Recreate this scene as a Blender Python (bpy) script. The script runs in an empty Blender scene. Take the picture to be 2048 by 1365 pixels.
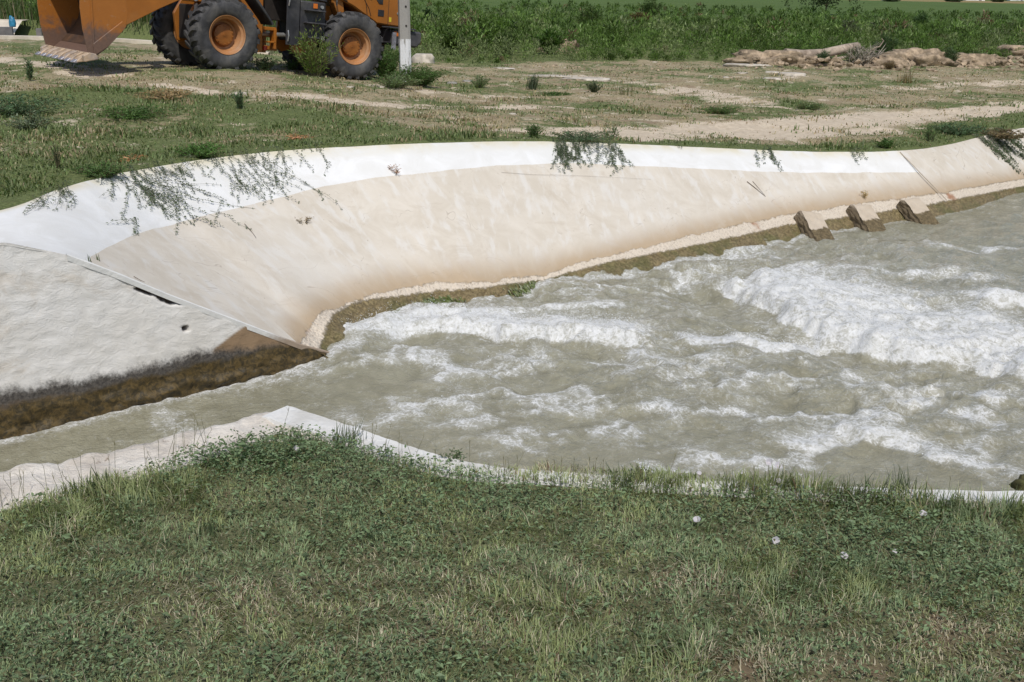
import bpy, bmesh, math, random
import numpy as np
from mathutils import Vector, Matrix

SC = bpy.context.scene
COL = SC.collection
rng = np.random.RandomState(7)
PI = math.pi

# ------------------------------------------------------------------ camera
ZC = 1.75                       # eye height above the near bank
FPX = 2048.0                    # focal length in photo pixels (2048 wide)
PITCH = math.atan((682.5 + 30.0) / FPX)
ROLL = math.radians(1.2)
_R0 = np.array([1.0, 0, 0])
_U0 = np.array([0, math.sin(PITCH), math.cos(PITCH)])
_FW = np.array([0, math.cos(PITCH), -math.sin(PITCH)])
_R = math.cos(ROLL) * _R0 + math.sin(ROLL) * _U0
_U = math.cos(ROLL) * _U0 - math.sin(ROLL) * _R0
_C = np.array([0, 0, ZC])
cam = bpy.data.cameras.new('camera')
cam.sensor_width = 36.0
cam.lens = 36.0 * FPX / 2048.0
cam.clip_end = 3000
cam.clip_start = 0.05
camo = bpy.data.objects.new('camera', cam)
COL.objects.link(camo)
m = Matrix.Identity(4)
for i in range(3):
    m[i][0] = _R[i]; m[i][1] = _U[i]; m[i][2] = -_FW[i]; m[i][3] = _C[i]
camo.matrix_world = m
SC.camera = camo

# ------------------------------------------------------------------ light
SUN = Vector((0.06, -0.56, 0.82)).normalized()      # direction towards the sun
w = bpy.data.worlds.new("World"); SC.world = w; w.use_nodes = True
nt = w.node_tree; nt.nodes.clear()
sky = nt.nodes.new('ShaderNodeTexSky'); sky.sky_type = 'NISHITA'; sky.sun_disc = False
sky.sun_elevation = math.asin(SUN.z)
sky.sun_rotation = math.atan2(SUN.x, SUN.y)
sky.air_density = 1.0; sky.dust_density = 1.5
bg = nt.nodes.new('ShaderNodeBackground'); bg.inputs[1].default_value = 0.10
wo = nt.nodes.new('ShaderNodeOutputWorld')
nt.links.new(sky.outputs[0], bg.inputs[0]); nt.links.new(bg.outputs[0], wo.inputs[0])
sl = bpy.data.lights.new('sun', 'SUN'); sl.energy = 3.1; sl.angle = math.radians(0.53); sl.color = (1, 0.965, 0.9)
so = bpy.data.objects.new('sun', sl); COL.objects.link(so)
so.rotation_euler = SUN.to_track_quat('Z', 'Y').to_euler(); so.location = (0, 0, 30)
SC.view_settings.view_transform = 'Standard'; SC.view_settings.look = 'None'
SC.view_settings.gamma = 1; SC.view_settings.use_curve_mapping = False
SC.view_settings.exposure = 0.0
SC.cycles.max_bounces = 6; SC.cycles.transparent_max_bounces = 8

# ------------------------------------------------------------------ helpers
def sm(a, b, x):
    t = np.clip((np.asarray(x, float) - a) / (b - a), 0, 1)
    return t * t * (3 - 2 * t)

def _h(ix, iy, s):
    n = (ix * 374761393 + iy * 668265263 + s * 974634777) & 0x7fffffff
    n = ((n ^ (n >> 13)) * 1274126177) & 0x7fffffff
    n = n ^ (n >> 16)
    return (n & 0xffff) / 65535.0 * 2 * PI

def noise2(x, y, s=0):
    x = np.asarray(x, float); y = np.asarray(y, float)
    xi = np.floor(x).astype(np.int64); yi = np.floor(y).astype(np.int64)
    xf = x - xi; yf = y - yi
    u = xf ** 3 * (xf * (xf * 6 - 15) + 10); v = yf ** 3 * (yf * (yf * 6 - 15) + 10)
    def g(dx, dy):
        a = _h(xi + dx, yi + dy, s)
        return np.cos(a) * (xf - dx) + np.sin(a) * (yf - dy)
    return ((g(0, 0) * (1 - u) + g(1, 0) * u) * (1 - v) + (g(0, 1) * (1 - u) + g(1, 1) * u) * v) * 1.5

def fbm(x, y, o=4, s=0, gain=0.5):
    r = 0; a = 1.0; f = 1.0
    for k in range(o):
        r = r + a * noise2(x * f, y * f, s + k * 17); a *= gain; f *= 2.03
    return r

def tag(o, label=None, cat=None, group=None, kind=None):
    if label: o['label'] = label
    if cat: o['category'] = cat
    if group: o['group'] = group
    if kind: o['kind'] = kind
    return o

def empty(name, loc=(0, 0, 0), label=None, cat=None, group=None):
    o = bpy.data.objects.new(name, None); COL.objects.link(o); o.location = loc
    o.empty_display_size = 0.2
    return tag(o, label, cat, group)

def mesh_np(name, V, F, mat, parent=None, attrs=None, smooth=False):
    """F: (n,3) or (n,4) index array; attrs {name: per-vertex float or rgb}"""
    V = np.asarray(V, np.float32); F = np.asarray(F, np.int32); k = F.shape[1]
    me = bpy.data.meshes.new(name)
    me.vertices.add(len(V)); me.vertices.foreach_set('co', V.ravel())
    me.loops.add(F.size); me.loops.foreach_set('vertex_index', F.ravel())
    me.polygons.add(len(F))
    me.polygons.foreach_set('loop_start', np.arange(len(F), dtype=np.int32) * k)
    me.polygons.foreach_set('loop_total', np.full(len(F), k, np.int32))
    me.polygons.foreach_set('use_smooth', np.full(len(F), bool(smooth)))
    for an, av in (attrs or {}).items():
        av = np.asarray(av, np.float32)
        if av.ndim == 1:
            a = me.attributes.new(an, 'FLOAT', 'POINT'); a.data.foreach_set('value', av)
        else:
            c = np.ones((len(av), 4), np.float32); c[:, :3] = av[:, :3]
            a = me.attributes.new(an, 'FLOAT_COLOR', 'POINT'); a.data.foreach_set('color', c.ravel())
    me.update(calc_edges=True); me.validate()
    me.materials.append(mat)
    o = bpy.data.objects.new(name, me); COL.objects.link(o)
    if parent: o.parent = parent
    return o

def grid_faces(nu, nv):
    i = np.arange(nu * nv).reshape(nu, nv)
    return np.stack([i[:-1, :-1], i[1:, :-1], i[1:, 1:], i[:-1, 1:]], -1).reshape(-1, 4)

class MB:
    """collects simple solids; build() links them as ONE mesh object"""
    def __init__(s): s.bm = bmesh.new()
    def poly_prism(s, prof, y0, y1, plane='xz'):
        a = []; b = []
        for p, q in prof:
            if plane == 'xz': a.append(s.bm.verts.new((p, y0, q))); b.append(s.bm.verts.new((p, y1, q)))
            elif plane == 'xy': a.append(s.bm.verts.new((p, q, y0))); b.append(s.bm.verts.new((p, q, y1)))
            else: a.append(s.bm.verts.new((y0, p, q))); b.append(s.bm.verts.new((y1, p, q)))
        n = len(prof)
        s.bm.faces.new(a); s.bm.faces.new(b[::-1])
        for i in range(n): s.bm.faces.new((a[i], b[i], b[(i + 1) % n], a[(i + 1) % n]))
        return s
    def box(s, x0, x1, y0, y1, z0, z1):
        return s.poly_prism([(x0, z0), (x1, z0), (x1, z1), (x0, z1)], y0, y1)
    def tube(s, pts, r, n=6, r1=None):
        pts = [Vector(p) for p in pts]; rings = []
        for i, p in enumerate(pts):
            t = (pts[min(i + 1, len(pts) - 1)] - pts[max(i - 1, 0)]).normalized()
            u = t.orthogonal().normalized(); v = t.cross(u)
            rr = r if r1 is None else r + (r1 - r) * i / (len(pts) - 1)
            rings.append([s.bm.verts.new(p + u * rr * math.cos(2 * PI * k / n) + v * rr * math.sin(2 * PI * k / n)) for k in range(n)])
            if i and (rings[-1][0].co - rings[-2][0].co).length > 0:
                # keep the rings from twisting
                best = min(range(n), key=lambda k: (rings[-1][k].co - p - (rings[-2][0].co - pts[i - 1])).length)
                rings[-1] = rings[-1][best:] + rings[-1][:best]
        for a, b in zip(rings, rings[1:]):
            for k in range(n):
                s.bm.faces.new((a[k], a[(k + 1) % n], b[(k + 1) % n], b[k]))
        s.bm.faces.new(rings[0][::-1]); s.bm.faces.new(rings[-1])
        return s
    def lathe(s, prof, n=32, close=False):
        """prof: (radius, y) turned about the local Y axis"""
        rings = []
        for r, y in prof:
            if r < 1e-6: rings.append([s.bm.verts.new((0, y, 0))])
            else: rings.append([s.bm.verts.new((r * math.cos(2 * PI * k / n), y, r * math.sin(2 * PI * k / n))) for k in range(n)])
        pr = list(zip(rings, rings[1:]))
        if close: pr.append((rings[-1], rings[0]))
        for a, b in pr:
            for k in range(n):
                k2 = (k + 1) % n
                if len(a) == 1: s.bm.faces.new((a[0], b[k], b[k2]))
                elif len(b) == 1: s.bm.faces.new((a[k], b[0], a[k2]))
                else: s.bm.faces.new((a[k], b[k], b[k2], a[k2]))
        return s
    def build(s, name, mat, parent=None, bevel=0.0, smooth=False, loc=None):
        bm = s.bm
        bmesh.ops.recalc_face_normals(bm, faces=bm.faces)
        if bevel > 0:
            es = [e for e in bm.edges if len(e.link_faces) == 2 and e.calc_face_angle(0) > 0.6]
            bmesh.ops.bevel(bm, geom=es, offset=bevel, segments=1, affect='EDGES', clamp_overlap=True)
        me = bpy.data.meshes.new(name); bm.to_mesh(me); bm.free()
        if smooth:
            for p in me.polygons: p.use_smooth = True
            try: me.set_sharp_from_angle(angle=math.radians(40))
            except Exception: pass
        me.materials.append(mat)
        o = bpy.data.objects.new(name, me); COL.objects.link(o)
        if parent: o.parent = parent
        if loc: o.location = loc
        return o

# ---- node helper
class NG:
    def __init__(s, name):
        s.mat = bpy.data.materials.new(name); s.mat.use_nodes = True
        s.t = s.mat.node_tree; s.t.nodes.clear()
        s.out = s.t.nodes.new('ShaderNodeOutputMaterial')
    def n(s, typ, ins=None, **props):
        nd = s.t.nodes.new('ShaderNode' + typ)
        for k, v in props.items(): setattr(nd, k, v)
        for k, v in (ins or {}).items():
            sk = nd.inputs[k]
            if hasattr(v, 'is_output'): s.t.links.new(v, sk)
            elif isinstance(v, (tuple, list)) and len(v) == 3 and sk.type == 'RGBA': sk.default_value = (*v, 1)
            else: sk.default_value = v
        return nd
    def noise(s, scale, detail=4, rough=0.55, dist=0.0, vec=None):
        i = {'Scale': scale, 'Detail': detail, 'Roughness': rough, 'Distortion': dist}
        if vec is not None: i['Vector'] = vec
        return s.n('TexNoise', i).outputs[0]
    def math(s, op, a, b=0.0, clamp=False):
        return s.n('Math', {0: a, 1: b}, operation=op, use_clamp=clamp).outputs[0]
    def ramp(s, x, a, b, to0=0.0, to1=1.0):
        return s.n('MapRange', {'Value': x, 'From Min': a, 'From Max': b, 'To Min': to0, 'To Max': to1}, interpolation_type='SMOOTHSTEP').outputs[0]
    def mix(s, f, a, b, mode='MIX'):
        nd = s.n('Mix', {}, data_type='RGBA', blend_type=mode)
        for sk, v in ((nd.inputs[0], f), (nd.inputs[6], a), (nd.inputs[7], b)):
            if hasattr(v, 'is_output'): s.t.links.new(v, sk)
            elif isinstance(v, (tuple, list)): sk.default_value = (*v[:3], 1)
            else: sk.default_value = v
        return nd.outputs[2]
    def attr(s, name, color=False):
        nd = s.n('Attribute', attribute_name=name)
        return nd.outputs['Color'] if color else nd.outputs['Fac']
    def pos(s, scale=(1, 1, 1), rot=(0, 0, 0)):
        g = s.n('NewGeometry')
        return s.n('Mapping', {'Vector': g.outputs['Position'], 'Scale': scale, 'Rotation': rot}).outputs[0]
    def obj(s): return s.n('TexCoord').outputs['Object']
    def bump(s, h, strength=0.5, dist=0.02, normal=None):
        i = {'Height': h, 'Strength': strength, 'Distance': dist}
        if normal is not None: i['Normal'] = normal
        return s.n('Bump', i).outputs[0]
    def bsdf(s, col, rough=0.6, normal=None, metal=0.0, spec=0.5):
        i = {'Base Color': col, 'Roughness': rough, 'Metallic': metal, 'Specular IOR Level': spec}
        if normal is not None: i['Normal'] = normal
        b = s.n('BsdfPrincipled', i)
        s.t.links.new(b.outputs[0], s.out.inputs[0]); return b

def simple(name, col, rough=0.6, var=0.25, scale=6.0, metal=0.0, dust=None, dust_amt=0.0, bump=0.0, spec=0.5):
    g = NG(name); o = g.obj()
    n1 = g.noise(scale, 5, 0.6, 0.4, o)
    c = g.mix(g.ramp(n1, 0.35, 0.65), tuple(x * (1 - var) for x in col), tuple(min(1, x * (1 + var)) for x in col))
    if dust:
        n2 = g.noise(scale * 0.6, 6, 0.65, 0.8, o)
        c = g.mix(g.math('MULTIPLY', g.ramp(n2, 0.4, 0.75), dust_amt), c, dust)
    nr = g.bump(g.noise(scale * 8, 4, 0.6, 0, o), 0.4, bump) if bump else None
    g.bsdf(c, rough, nr, metal, spec); return g.mat

def foliage_mat(name, trans=0.3, rough=0.5, spec=0.35):
    g = NG(name)
    c = g.attr('Col', True)
    b = g.n('BsdfPrincipled', {'Base Color': c, 'Roughness': rough, 'Specular IOR Level': spec})
    t = g.n('BsdfTranslucent', {'Color': g.mix(1.0, c, (1.6, 1.7, 0.9), 'MULTIPLY')})
    mx = g.n('MixShader', {0: trans, 1: b.outputs[0], 2: t.outputs[0]})
    g.t.links.new(mx.outputs[0], g.out.inputs[0]); return g.mat

# ------------------------------------------------------------------ survey: photo directions to ground points
def ray(px, py): return _FW + _R * (px - 1024) / FPX + _U * (682.5 - py) / FPX
def onz(px, py, z):
    d = ray(px, py); return _C + d * ((z - ZC) / d[2])
def proj(P):
    d = np.asarray(P, float) - _C; s = d @ _FW
    s = np.where(s < 0.05, 0.05, s)
    return 1024 + FPX * (d @ _R) / s, 682.5 - FPX * (d @ _U) / s

ZW = -1.35                                            # mean water level

# the old canal behind the loader: a trench along the line K0-K1
K0 = np.array([-17.5, 30.2]); K1 = np.array([2.0, 31.2])
_kd = (K1 - K0) / np.linalg.norm(K1 - K0); _kn = np.array([-_kd[1], _kd[0]])
RDIP = [0.0, 0.0, 0.0]                                # low ground under the loader's rear wheels
def zfar(x, y):
    x = np.asarray(x, float); y = np.asarray(y, float)
    u = x + 0.6 * (y - 13.0)
    z = -0.52 * sm(-2.5, 7.5, np.minimum(u, 40)) * sm(60, 30, y) - 0.45 * sm(30, 60, y)
    z = np.where(x < -9, z * sm(-16, -9, x), z)
    z = z + RDIP[2] * np.exp(-((x - RDIP[0]) ** 2 + (y - RDIP[1]) ** 2) / 4.0)
    return z
def trench(x, y):
    a = (x - K0[0]) * _kd[0] + (y - K0[1]) * _kd[1]; b = (x - K0[0]) * _kn[0] + (y - K0[1]) * _kn[1]
    return -1.3 * sm(0.15, 0.7, b) * sm(13.0, 11.2, b) * sm(10.2, 8.2, a)
def hit(px, py, off=0.0):
    z = -0.2
    for _ in range(30):
        P = onz(px, py, z + off); z = float(zfar(P[0], P[1]))
    return onz(px, py, z + off)
def poly_px(pts, fn): return np.array([fn(*p) for p in pts])
def resample(P, n=None, step=None):
    P = np.asarray(P, float); d = np.r_[0, np.cumsum(np.linalg.norm(np.diff(P, axis=0), axis=1))]
    if n is None: n = int(d[-1] / step) + 2
    t = np.linspace(0, d[-1], n)
    return np.stack([np.interp(t, d, P[:, k]) for k in range(P.shape[1])], 1)
def smooth_curve(P, n):
    """Catmull-Rom through the points"""
    P = np.asarray(P, float); k = len(P); out = []
    Q = np.vstack([2 * P[0] - P[1], P, 2 * P[-1] - P[-2]])
    for t in np.linspace(0, k - 1 - 1e-9, n):
        i = int(t); f = t - i; a, b, c, d = Q[i], Q[i + 1], Q[i + 2], Q[i + 3]
        out.append(0.5 * (2 * b + (c - a) * f + (2 * a - 5 * b + 4 * c - d) * f * f + (3 * b - a - 3 * c + d) * f ** 3))
    return np.array(out)
def seg_dist(x, y, P):
    """distance to a polyline and the signed side (left positive), 0..1 position along it"""
    x = np.asarray(x, float); y = np.asarray(y, float)
    best = np.full(x.shape, 1e9); side = np.zeros(x.shape); al = np.zeros(x.shape)
    n = len(P) - 1
    for i in range(n):
        a = P[i]; b = P[i + 1]; d = b[:2] - a[:2]; L2 = max(d @ d, 1e-9)
        t = np.clip(((x - a[0]) * d[0] + (y - a[1]) * d[1]) / L2, 0, 1)
        dx = x - a[0] - t * d[0]; dy = y - a[1] - t * d[1]
        q = np.hypot(dx, dy); c = d[0] * dy - d[1] * dx
        k = q < best
        best = np.where(k, q, best); side = np.where(k, np.sign(c), side); al = np.where(k, (i + t) / n, al)
    return best, side, al

# where the loader stands: heading from the photo, rear wheels on the lower ground
LF = np.array([-math.cos(math.radians(39.6)), -math.sin(math.radians(39.6))])
LPF = hit(444, 141)
_dr = ray(697, 158); _a = np.array([[_dr[0], LF[0]], [_dr[1], LF[1]]]); _q = np.linalg.solve(_a, LPF[:2] - _C[:2])
LPR = _C + _dr * _q[0]
RDIP[0], RDIP[1] = LPR[0], LPR[1]; RDIP[2] = float(LPR[2] - zfar(LPR[0], LPR[1]))
# ------------------------------------------------------------------ canal geometry
HA = onz(0, 880, ZW)[:2]; HB = onz(690, 716, ZW)[:2]
HD = (HB - HA) / np.linalg.norm(HB - HA); HN = np.array([-HD[1], HD[0]])     # far headwall line, HN points inland
def hwhit(px, py):
    d = ray(px, py); o = _C
    t = ((HA - o[:2]) @ HN) / (d[:2] @ HN)
    return o + d * t
def hw_s(P): return (np.asarray(P)[..., :2] - HA) @ HD
diag = [hwhit(*q) for q in [(133, 513), (226, 547), (335, 592), (488, 650), (600, 692), (690, 716)]]
ztop_l = diag[0][2]
Tl = []; Bl = []; ext = []
for s_, in [(-6.0,), (-3.0,), (-1.2,)]:
    b = HA + HD * s_
    Bl.append([*b, ztop_l + 0.004]); Tl.append([*(b + HN * 0.95), 0.0]); ext.append(0)
for bq, tq in [((0, 486), (0, 430)), ((133, 513), (90, 389)), ((226, 547), (125, 377)), ((335, 592), (160, 366)),
               ((488, 650), (190, 358)), ((600, 692), (215, 352)), ((690, 716), (240, 347))]:
    Bl.append(hwhit(*bq)); Tl.append(hit(*tq)); ext.append(0)
ext[-1] = 0.25
for bq, tq in [((738, 710), (268, 342)), ((749, 671), (318, 333)), ((776, 657), (400, 320)), ((812, 641), (520, 305)),
               ((866, 618), (650, 296)), ((934, 610), (780, 290)), ((1000, 600), (900, 286)), ((1090, 576), (1024, 283)),
               ((1230, 556), (1160, 285)), ((1385, 530), (1300, 290)), ((1540, 492), (1450, 297)), ((1690, 462), (1600, 303)),
               ((1820, 444), (1720, 304)), ((1925, 425), (1800, 303)), ((2030, 392), (1900, 292))]:
    Bl.append(onz(*bq, ZW)); Tl.append(hit(*tq)); ext.append(0.3)
_b = Bl[-1].copy()
for k, L in enumerate([1.4, 4.0, 9.0, 18.0, 34.0]):
    p = _b[:2] + np.array([0.79, 0.613]) * L
    q = p + np.array([-0.613, 0.79]) * 1.15
    Bl.append([*p, ZW]); Tl.append([*q, float(zfar(*q))]); ext.append(0.3)
NL = 760
def lin_curve(P, n, k=0):
    P = np.asarray(P, float); t = np.linspace(0, len(P) - 1, n)
    q = np.stack([np.interp(t, np.arange(len(P)), P[:, c]) for c in range(3)], 1)
    if k:
        w_ = np.hanning(2 * k + 3)[1:-1]; w_ /= w_.sum(); e0 = 2 * q[0] - q[k:0:-1]; e1 = 2 * q[-1] - q[-2:-k - 2:-1]
        q = np.stack([np.convolve(np.r_[e0[:, c], q[:, c], e1[:, c]], w_, 'valid') for c in range(3)], 1)
    return q
Tc = lin_curve(Tl, NL, 26); Bc = lin_curve(Bl, NL, 5)
exl = np.interp(np.linspace(0, 1, NL), np.linspace(0, 1, len(ext)), ext)
for i in range(NL): Tc[i, 2] = zfar(Tc[i, 0], Tc[i, 1]) if Tc[i, 1] > 4 else 0.0
NVL = 90
vv = np.r_[np.linspace(0, 1, NVL - 10), 1 + np.linspace(0.1, 1, 10)]
def lining_pt(i, v):
    """point on the lining: column index (float), 0 top .. 1 water line"""
    i = np.clip(i, 0, NL - 1.001); k = int(i); f = i - k
    T = Tc[k] * (1 - f) + Tc[k + 1] * f; B = Bc[k] * (1 - f) + Bc[k + 1] * f
    return T * (1 - v) + B * v
LP = np.zeros((NL, NVL, 3))
for j, v in enumerate(vv):
    if v <= 1: LP[:, j] = Tc * (1 - v) + Bc * v
    else: LP[:, j] = Bc + (Bc - Tc) * ((v - 1) * exl)[:, None]
_kk = np.exp(-np.linspace(-2.2, 2.2, 91) ** 2); _kk /= _kk.sum()
for j, v in enumerate(vv):
    if v < 1:
        q = np.stack([np.convolve(np.pad(LP[:, j, c], 45, 'edge'), _kk, 'valid') for c in range(3)], 1)
        LP[:, j] += (q - LP[:, j]) * math.sin(PI * v) ** .8
slope_len = np.linalg.norm(Bc - Tc, axis=1)
_px, _py = proj(LP.reshape(-1, 3)); _px = _px.reshape(NL, NVL); _py = _py.reshape(NL, NVL)
iseam = int(np.argmin(np.abs(_px[:, 0] - 1797) + 1e4 * (Tc[:, 1] < 5)))
def edge_v(bx, by, default):
    """where a surveyed line crosses every column of the lining (v)"""
    out = np.full(NL, np.nan)
    d = _py - np.interp(_px, bx, by)
    for i in range(NL):
        if Tc[i, 1] < 6.5 or _px[i, 0] > 2040: continue
        r = d[i]; k = np.where((r[:-1] < 0) & (r[1:] >= 0))[0]
        if len(k): out[i] = np.interp(0, [r[k[0]], r[k[0] + 1]], [vv[k[0]], vv[k[0] + 1]])
        else: out[i] = 1.6 if r[-1] < 0 else -0.2
    ok = ~np.isnan(out); idx = np.arange(NL)
    last = idx[ok][-1]; out[last + 1:] = default
    out[:idx[ok][0]] = 1.6
    out[np.isnan(out)] = 1.6
    return out
vw = edge_v([179, 180, 215, 270, 400, 520, 640, 750, 820, 900, 1000, 1120, 1300, 1500, 1650, 1825],
            [900, 515, 495, 470, 434, 405, 375, 355, 350, 340, 332, 326, 333, 343, 346, 345], -1.0)
vw[iseam:] = -1.0
va = edge_v([590, 600, 640, 700, 800, 900, 1000, 1080, 1200, 1400, 1560, 1700, 1850, 2048],
            [900, 685, 628, 603, 574, 564, 560, 549, 517, 467, 432, 410, 391, 358], 0.68)
vb = edge_v([625, 640, 655, 670, 720, 850, 960, 1080, 1200, 1400, 1580, 1700, 1850, 2048],
            [900, 690, 650, 622, 600, 583, 573, 560, 528, 488, 448, 432, 410, 372], 0.84)
def smooth1(a, k=5):
    return np.convolve(np.pad(a, k, 'edge'), np.ones(2 * k + 1) / (2 * k + 1), 'valid')
NRM = np.zeros((NL, 3)); dT = np.gradient(Tc + Bc, axis=0)
NRM = np.cross(dT, Bc - Tc); NRM /= np.linalg.norm(NRM, axis=1)[:, None]
NRM *= np.sign(NRM[:, 2])[:, None]
uu = np.r_[0, np.cumsum(np.linalg.norm(np.diff((Tc + Bc) / 2, axis=0), axis=1))]
UU = np.repeat(uu[:, None], NVL, 1); VM = vv[None, :] * slope_len[:, None]
wobble = fbm(UU * 3, VM * 3, 3, 3) * 0.03
def md(vedge): return (vv[None, :] - vedge[:, None]) * slope_len[:, None]
a_w = md(vw) + wobble * 0.35; a_a = md(va) + wobble * .8; a_b = md(vb) + wobble * .45
agg = sm(-0.015, 0.015, a_a)
d = fbm(UU * 1.2, VM * 1.2, 4, 11) * 0.006
d = d - agg * (0.012 + 0.012 * fbm(UU * 14, VM * 14, 3, 5)) + sm(0, 0.05, a_b) * 0.012 * fbm(UU * 9, VM * 9, 3, 8)
d[:, 0] -= 0.0
LPd = LP + NRM[:, None, :] * d[:, :, None]

def lining_material():
    g = NG('lining_concrete')
    P = g.pos(); aw = g.attr('white'); aa = g.attr('aggregate'); ab = g.attr('algae'); wet = g.attr('wet'); al = g.attr('along')
    fine = g.noise(70, 4, 0.6, 0.2, P); med = g.noise(2.6, 6, 0.62, 0.8, P); big = g.noise(0.7, 4, 0.5, 0.5, P)
    # streaks running down the slope
    cmb = g.n('CombineXYZ', {0: g.math('MULTIPLY', al, 4.5), 1: g.math('MULTIPLY', g.attr('down'), 1.5)}).outputs[0]
    streak = g.noise(1.6, 5, 0.6, 0.3, cmb)
    c = g.mix(g.ramp(med, 0.3, 0.7), (0.56, 0.50, 0.415), (0.645, 0.59, 0.51))
    c = g.mix(g.math('MULTIPLY', g.ramp(streak, 0.48, 0.66), 0.75), c, (0.66, 0.63, 0.585))
    c = g.mix(g.math('MULTIPLY', g.ramp(big, 0.52, 0.75), 0.5), c, (0.64, 0.605, 0.55))
    # brown water stain above the rough band
    st = g.math('MULTIPLY', g.ramp(g.math('ADD', aa, g.math('MULTIPLY', g.math('SUBTRACT', g.math('ADD', g.math('MULTIPLY', streak, .5), g.math('MULTIPLY', med, .5)), 0.5), 0.6)), -0.42, 0.02), 0.9)
    c = g.mix(st, c, g.mix(med, (0.33, 0.235, 0.135), (0.48, 0.36, 0.235)))
    # hair cracks, scratches and dark specks
    cr = g.math('ABSOLUTE', g.math('SUBTRACT', g.noise(0.9, 3, .5, 1.8, P), .5))
    c = g.mix(g.math('MULTIPLY', g.ramp(cr, .0035, .0), g.ramp(med, .45, .6, 0, .55)), c, (0.30, 0.24, 0.18))
    c = g.mix(g.math('MULTIPLY', g.ramp(g.noise(38, 3, .6, .2, P), .69, .74), .6), c, (0.30, 0.235, 0.17))
    c = g.mix(g.math('MULTIPLY', g.ramp(g.noise(1.5, 7, .72, 1.2, P), .56, .66), .45), c, (0.50, 0.43, 0.34))
    # whitewash
    wn = g.math('ADD', aw, g.math('MULTIPLY', g.math('SUBTRACT', fine, 0.5), 0.02))
    white = g.mix(g.ramp(med, 0.35, 0.7), (0.69, 0.682, 0.66), (0.765, 0.762, 0.755))
    white = g.mix(g.math('MULTIPLY', g.ramp(g.noise(2.0, 7, .7, .9, P), .55, .7), .45), white, (0.62, 0.595, 0.54))
    white = g.mix(g.math('MULTIPLY', g.ramp(streak, 0.6, 0.85), 0.5), white, (0.68, 0.63, 0.54))
    white = g.mix(g.math('MULTIPLY', g.ramp(g.attr('down'), 0.22, 0.0), g.ramp(med, 0.3, 0.6)), white, (0.62, 0.57, 0.44))
    c = g.mix(g.ramp(wn, 0.004, -0.004), c, white)
    # exposed aggregate band
    pit = g.n('TexVoronoi', {'Vector': P, 'Scale': 34.0}).outputs[0]
    agc = g.mix(g.ramp(pit, 0.02, 0.4), (0.42, 0.34, 0.26), (0.62, 0.54, 0.44))
    agc = g.mix(g.ramp(g.noise(1.7, 4, 0.6, 0, P), 0.62, 0.72), agc, (0.36, 0.2, 0.12))
    an = g.math('ADD', aa, g.math('MULTIPLY', g.math('SUBTRACT', g.noise(11, 6, 0.75, .5, P), 0.5), 0.13))
    c = g.mix(g.ramp(an, -0.008, 0.008), c, agc)
    # algae and slime at the water
    fib = g.noise(26, 5, 0.7, 0.8, P)
    alg = g.mix(g.ramp(fib, 0.35, 0.7), (0.12, 0.088, 0.038), (0.30, 0.232, 0.115))
    alg = g.mix(g.math('MULTIPLY', g.ramp(g.noise(2.2, 4, 0.6, 0.3, P), 0.42, 0.62), g.math('MULTIPLY', g.ramp(wet, 0.26, 0.06), 0.55)), alg,
                g.mix(fib, (0.03, 0.04, 0.008), (0.13, 0.15, 0.03)))
    bn = g.math('ADD', ab, g.math('MULTIPLY', g.math('SUBTRACT', fib, 0.5), 0.12))
    c = g.mix(g.ramp(bn, -0.02, 0.02), c, alg)
    rough = g.ramp(bn, 0.0, 0.15, 0.85, 0.5)
    h = g.math('ADD', g.math('MULTIPLY', fine, 0.2), g.math('MULTIPLY', g.math('MULTIPLY', pit, 1.6), g.ramp(an, -0.01, 0.01)))
    h = g.math('ADD', h, g.math('MULTIPLY', g.math('MULTIPLY', fib, 2.4), g.ramp(bn, -0.01, 0.02)))
    g.bsdf(c, rough, g.bump(h, 0.7, 0.012)); return g.mat
M_lining = lining_material()
liningT = empty('canal_lining', tuple(Tc[NL // 2]), 'sloping cream concrete canal wall with a whitewashed top band', 'canal wall')
keep = np.ones((NL - 1, NVL - 1), bool)
keep[:, NVL - 11:] = (exl[:-1, None] > 0.1)
F = grid_faces(NL, NVL).reshape(NL - 1, NVL - 1, 4)[keep]
def child_local(o, par):
    o.parent = par; o.matrix_parent_inverse = Matrix.Translation(-Vector(par.location)); return o
lin = mesh_np('slope_face', LPd.reshape(-1, 3), F.reshape(-1, 4), M_lining, None,
              {'white': a_w.ravel(), 'aggregate': a_a.ravel(), 'algae': a_b.ravel(), 'along': UU.ravel(), 'down': VM.ravel(),
               'wet': (LP[..., 2] - ZW).ravel()}, True)
child_local(lin, liningT)
# joints between the poured bays: thin recessed-looking mortar ribs standing 3 mm proud
g = NG('joint_mortar'); g.bsdf((0.40, 0.34, 0.27), 0.9); M_joint = g.mat
for ic, v0, v1 in [(iseam, 0.02, 0.80), (iseam + 62, 0.45, 0.75)]:
    pts = [lining_pt(ic, v) + NRM[min(ic, NL - 1)] * 0.002 for v in np.linspace(v0, v1, 14)]
    child_local(MB().tube(pts, 0.008, 4).build('joint', M_joint), liningT)

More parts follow.
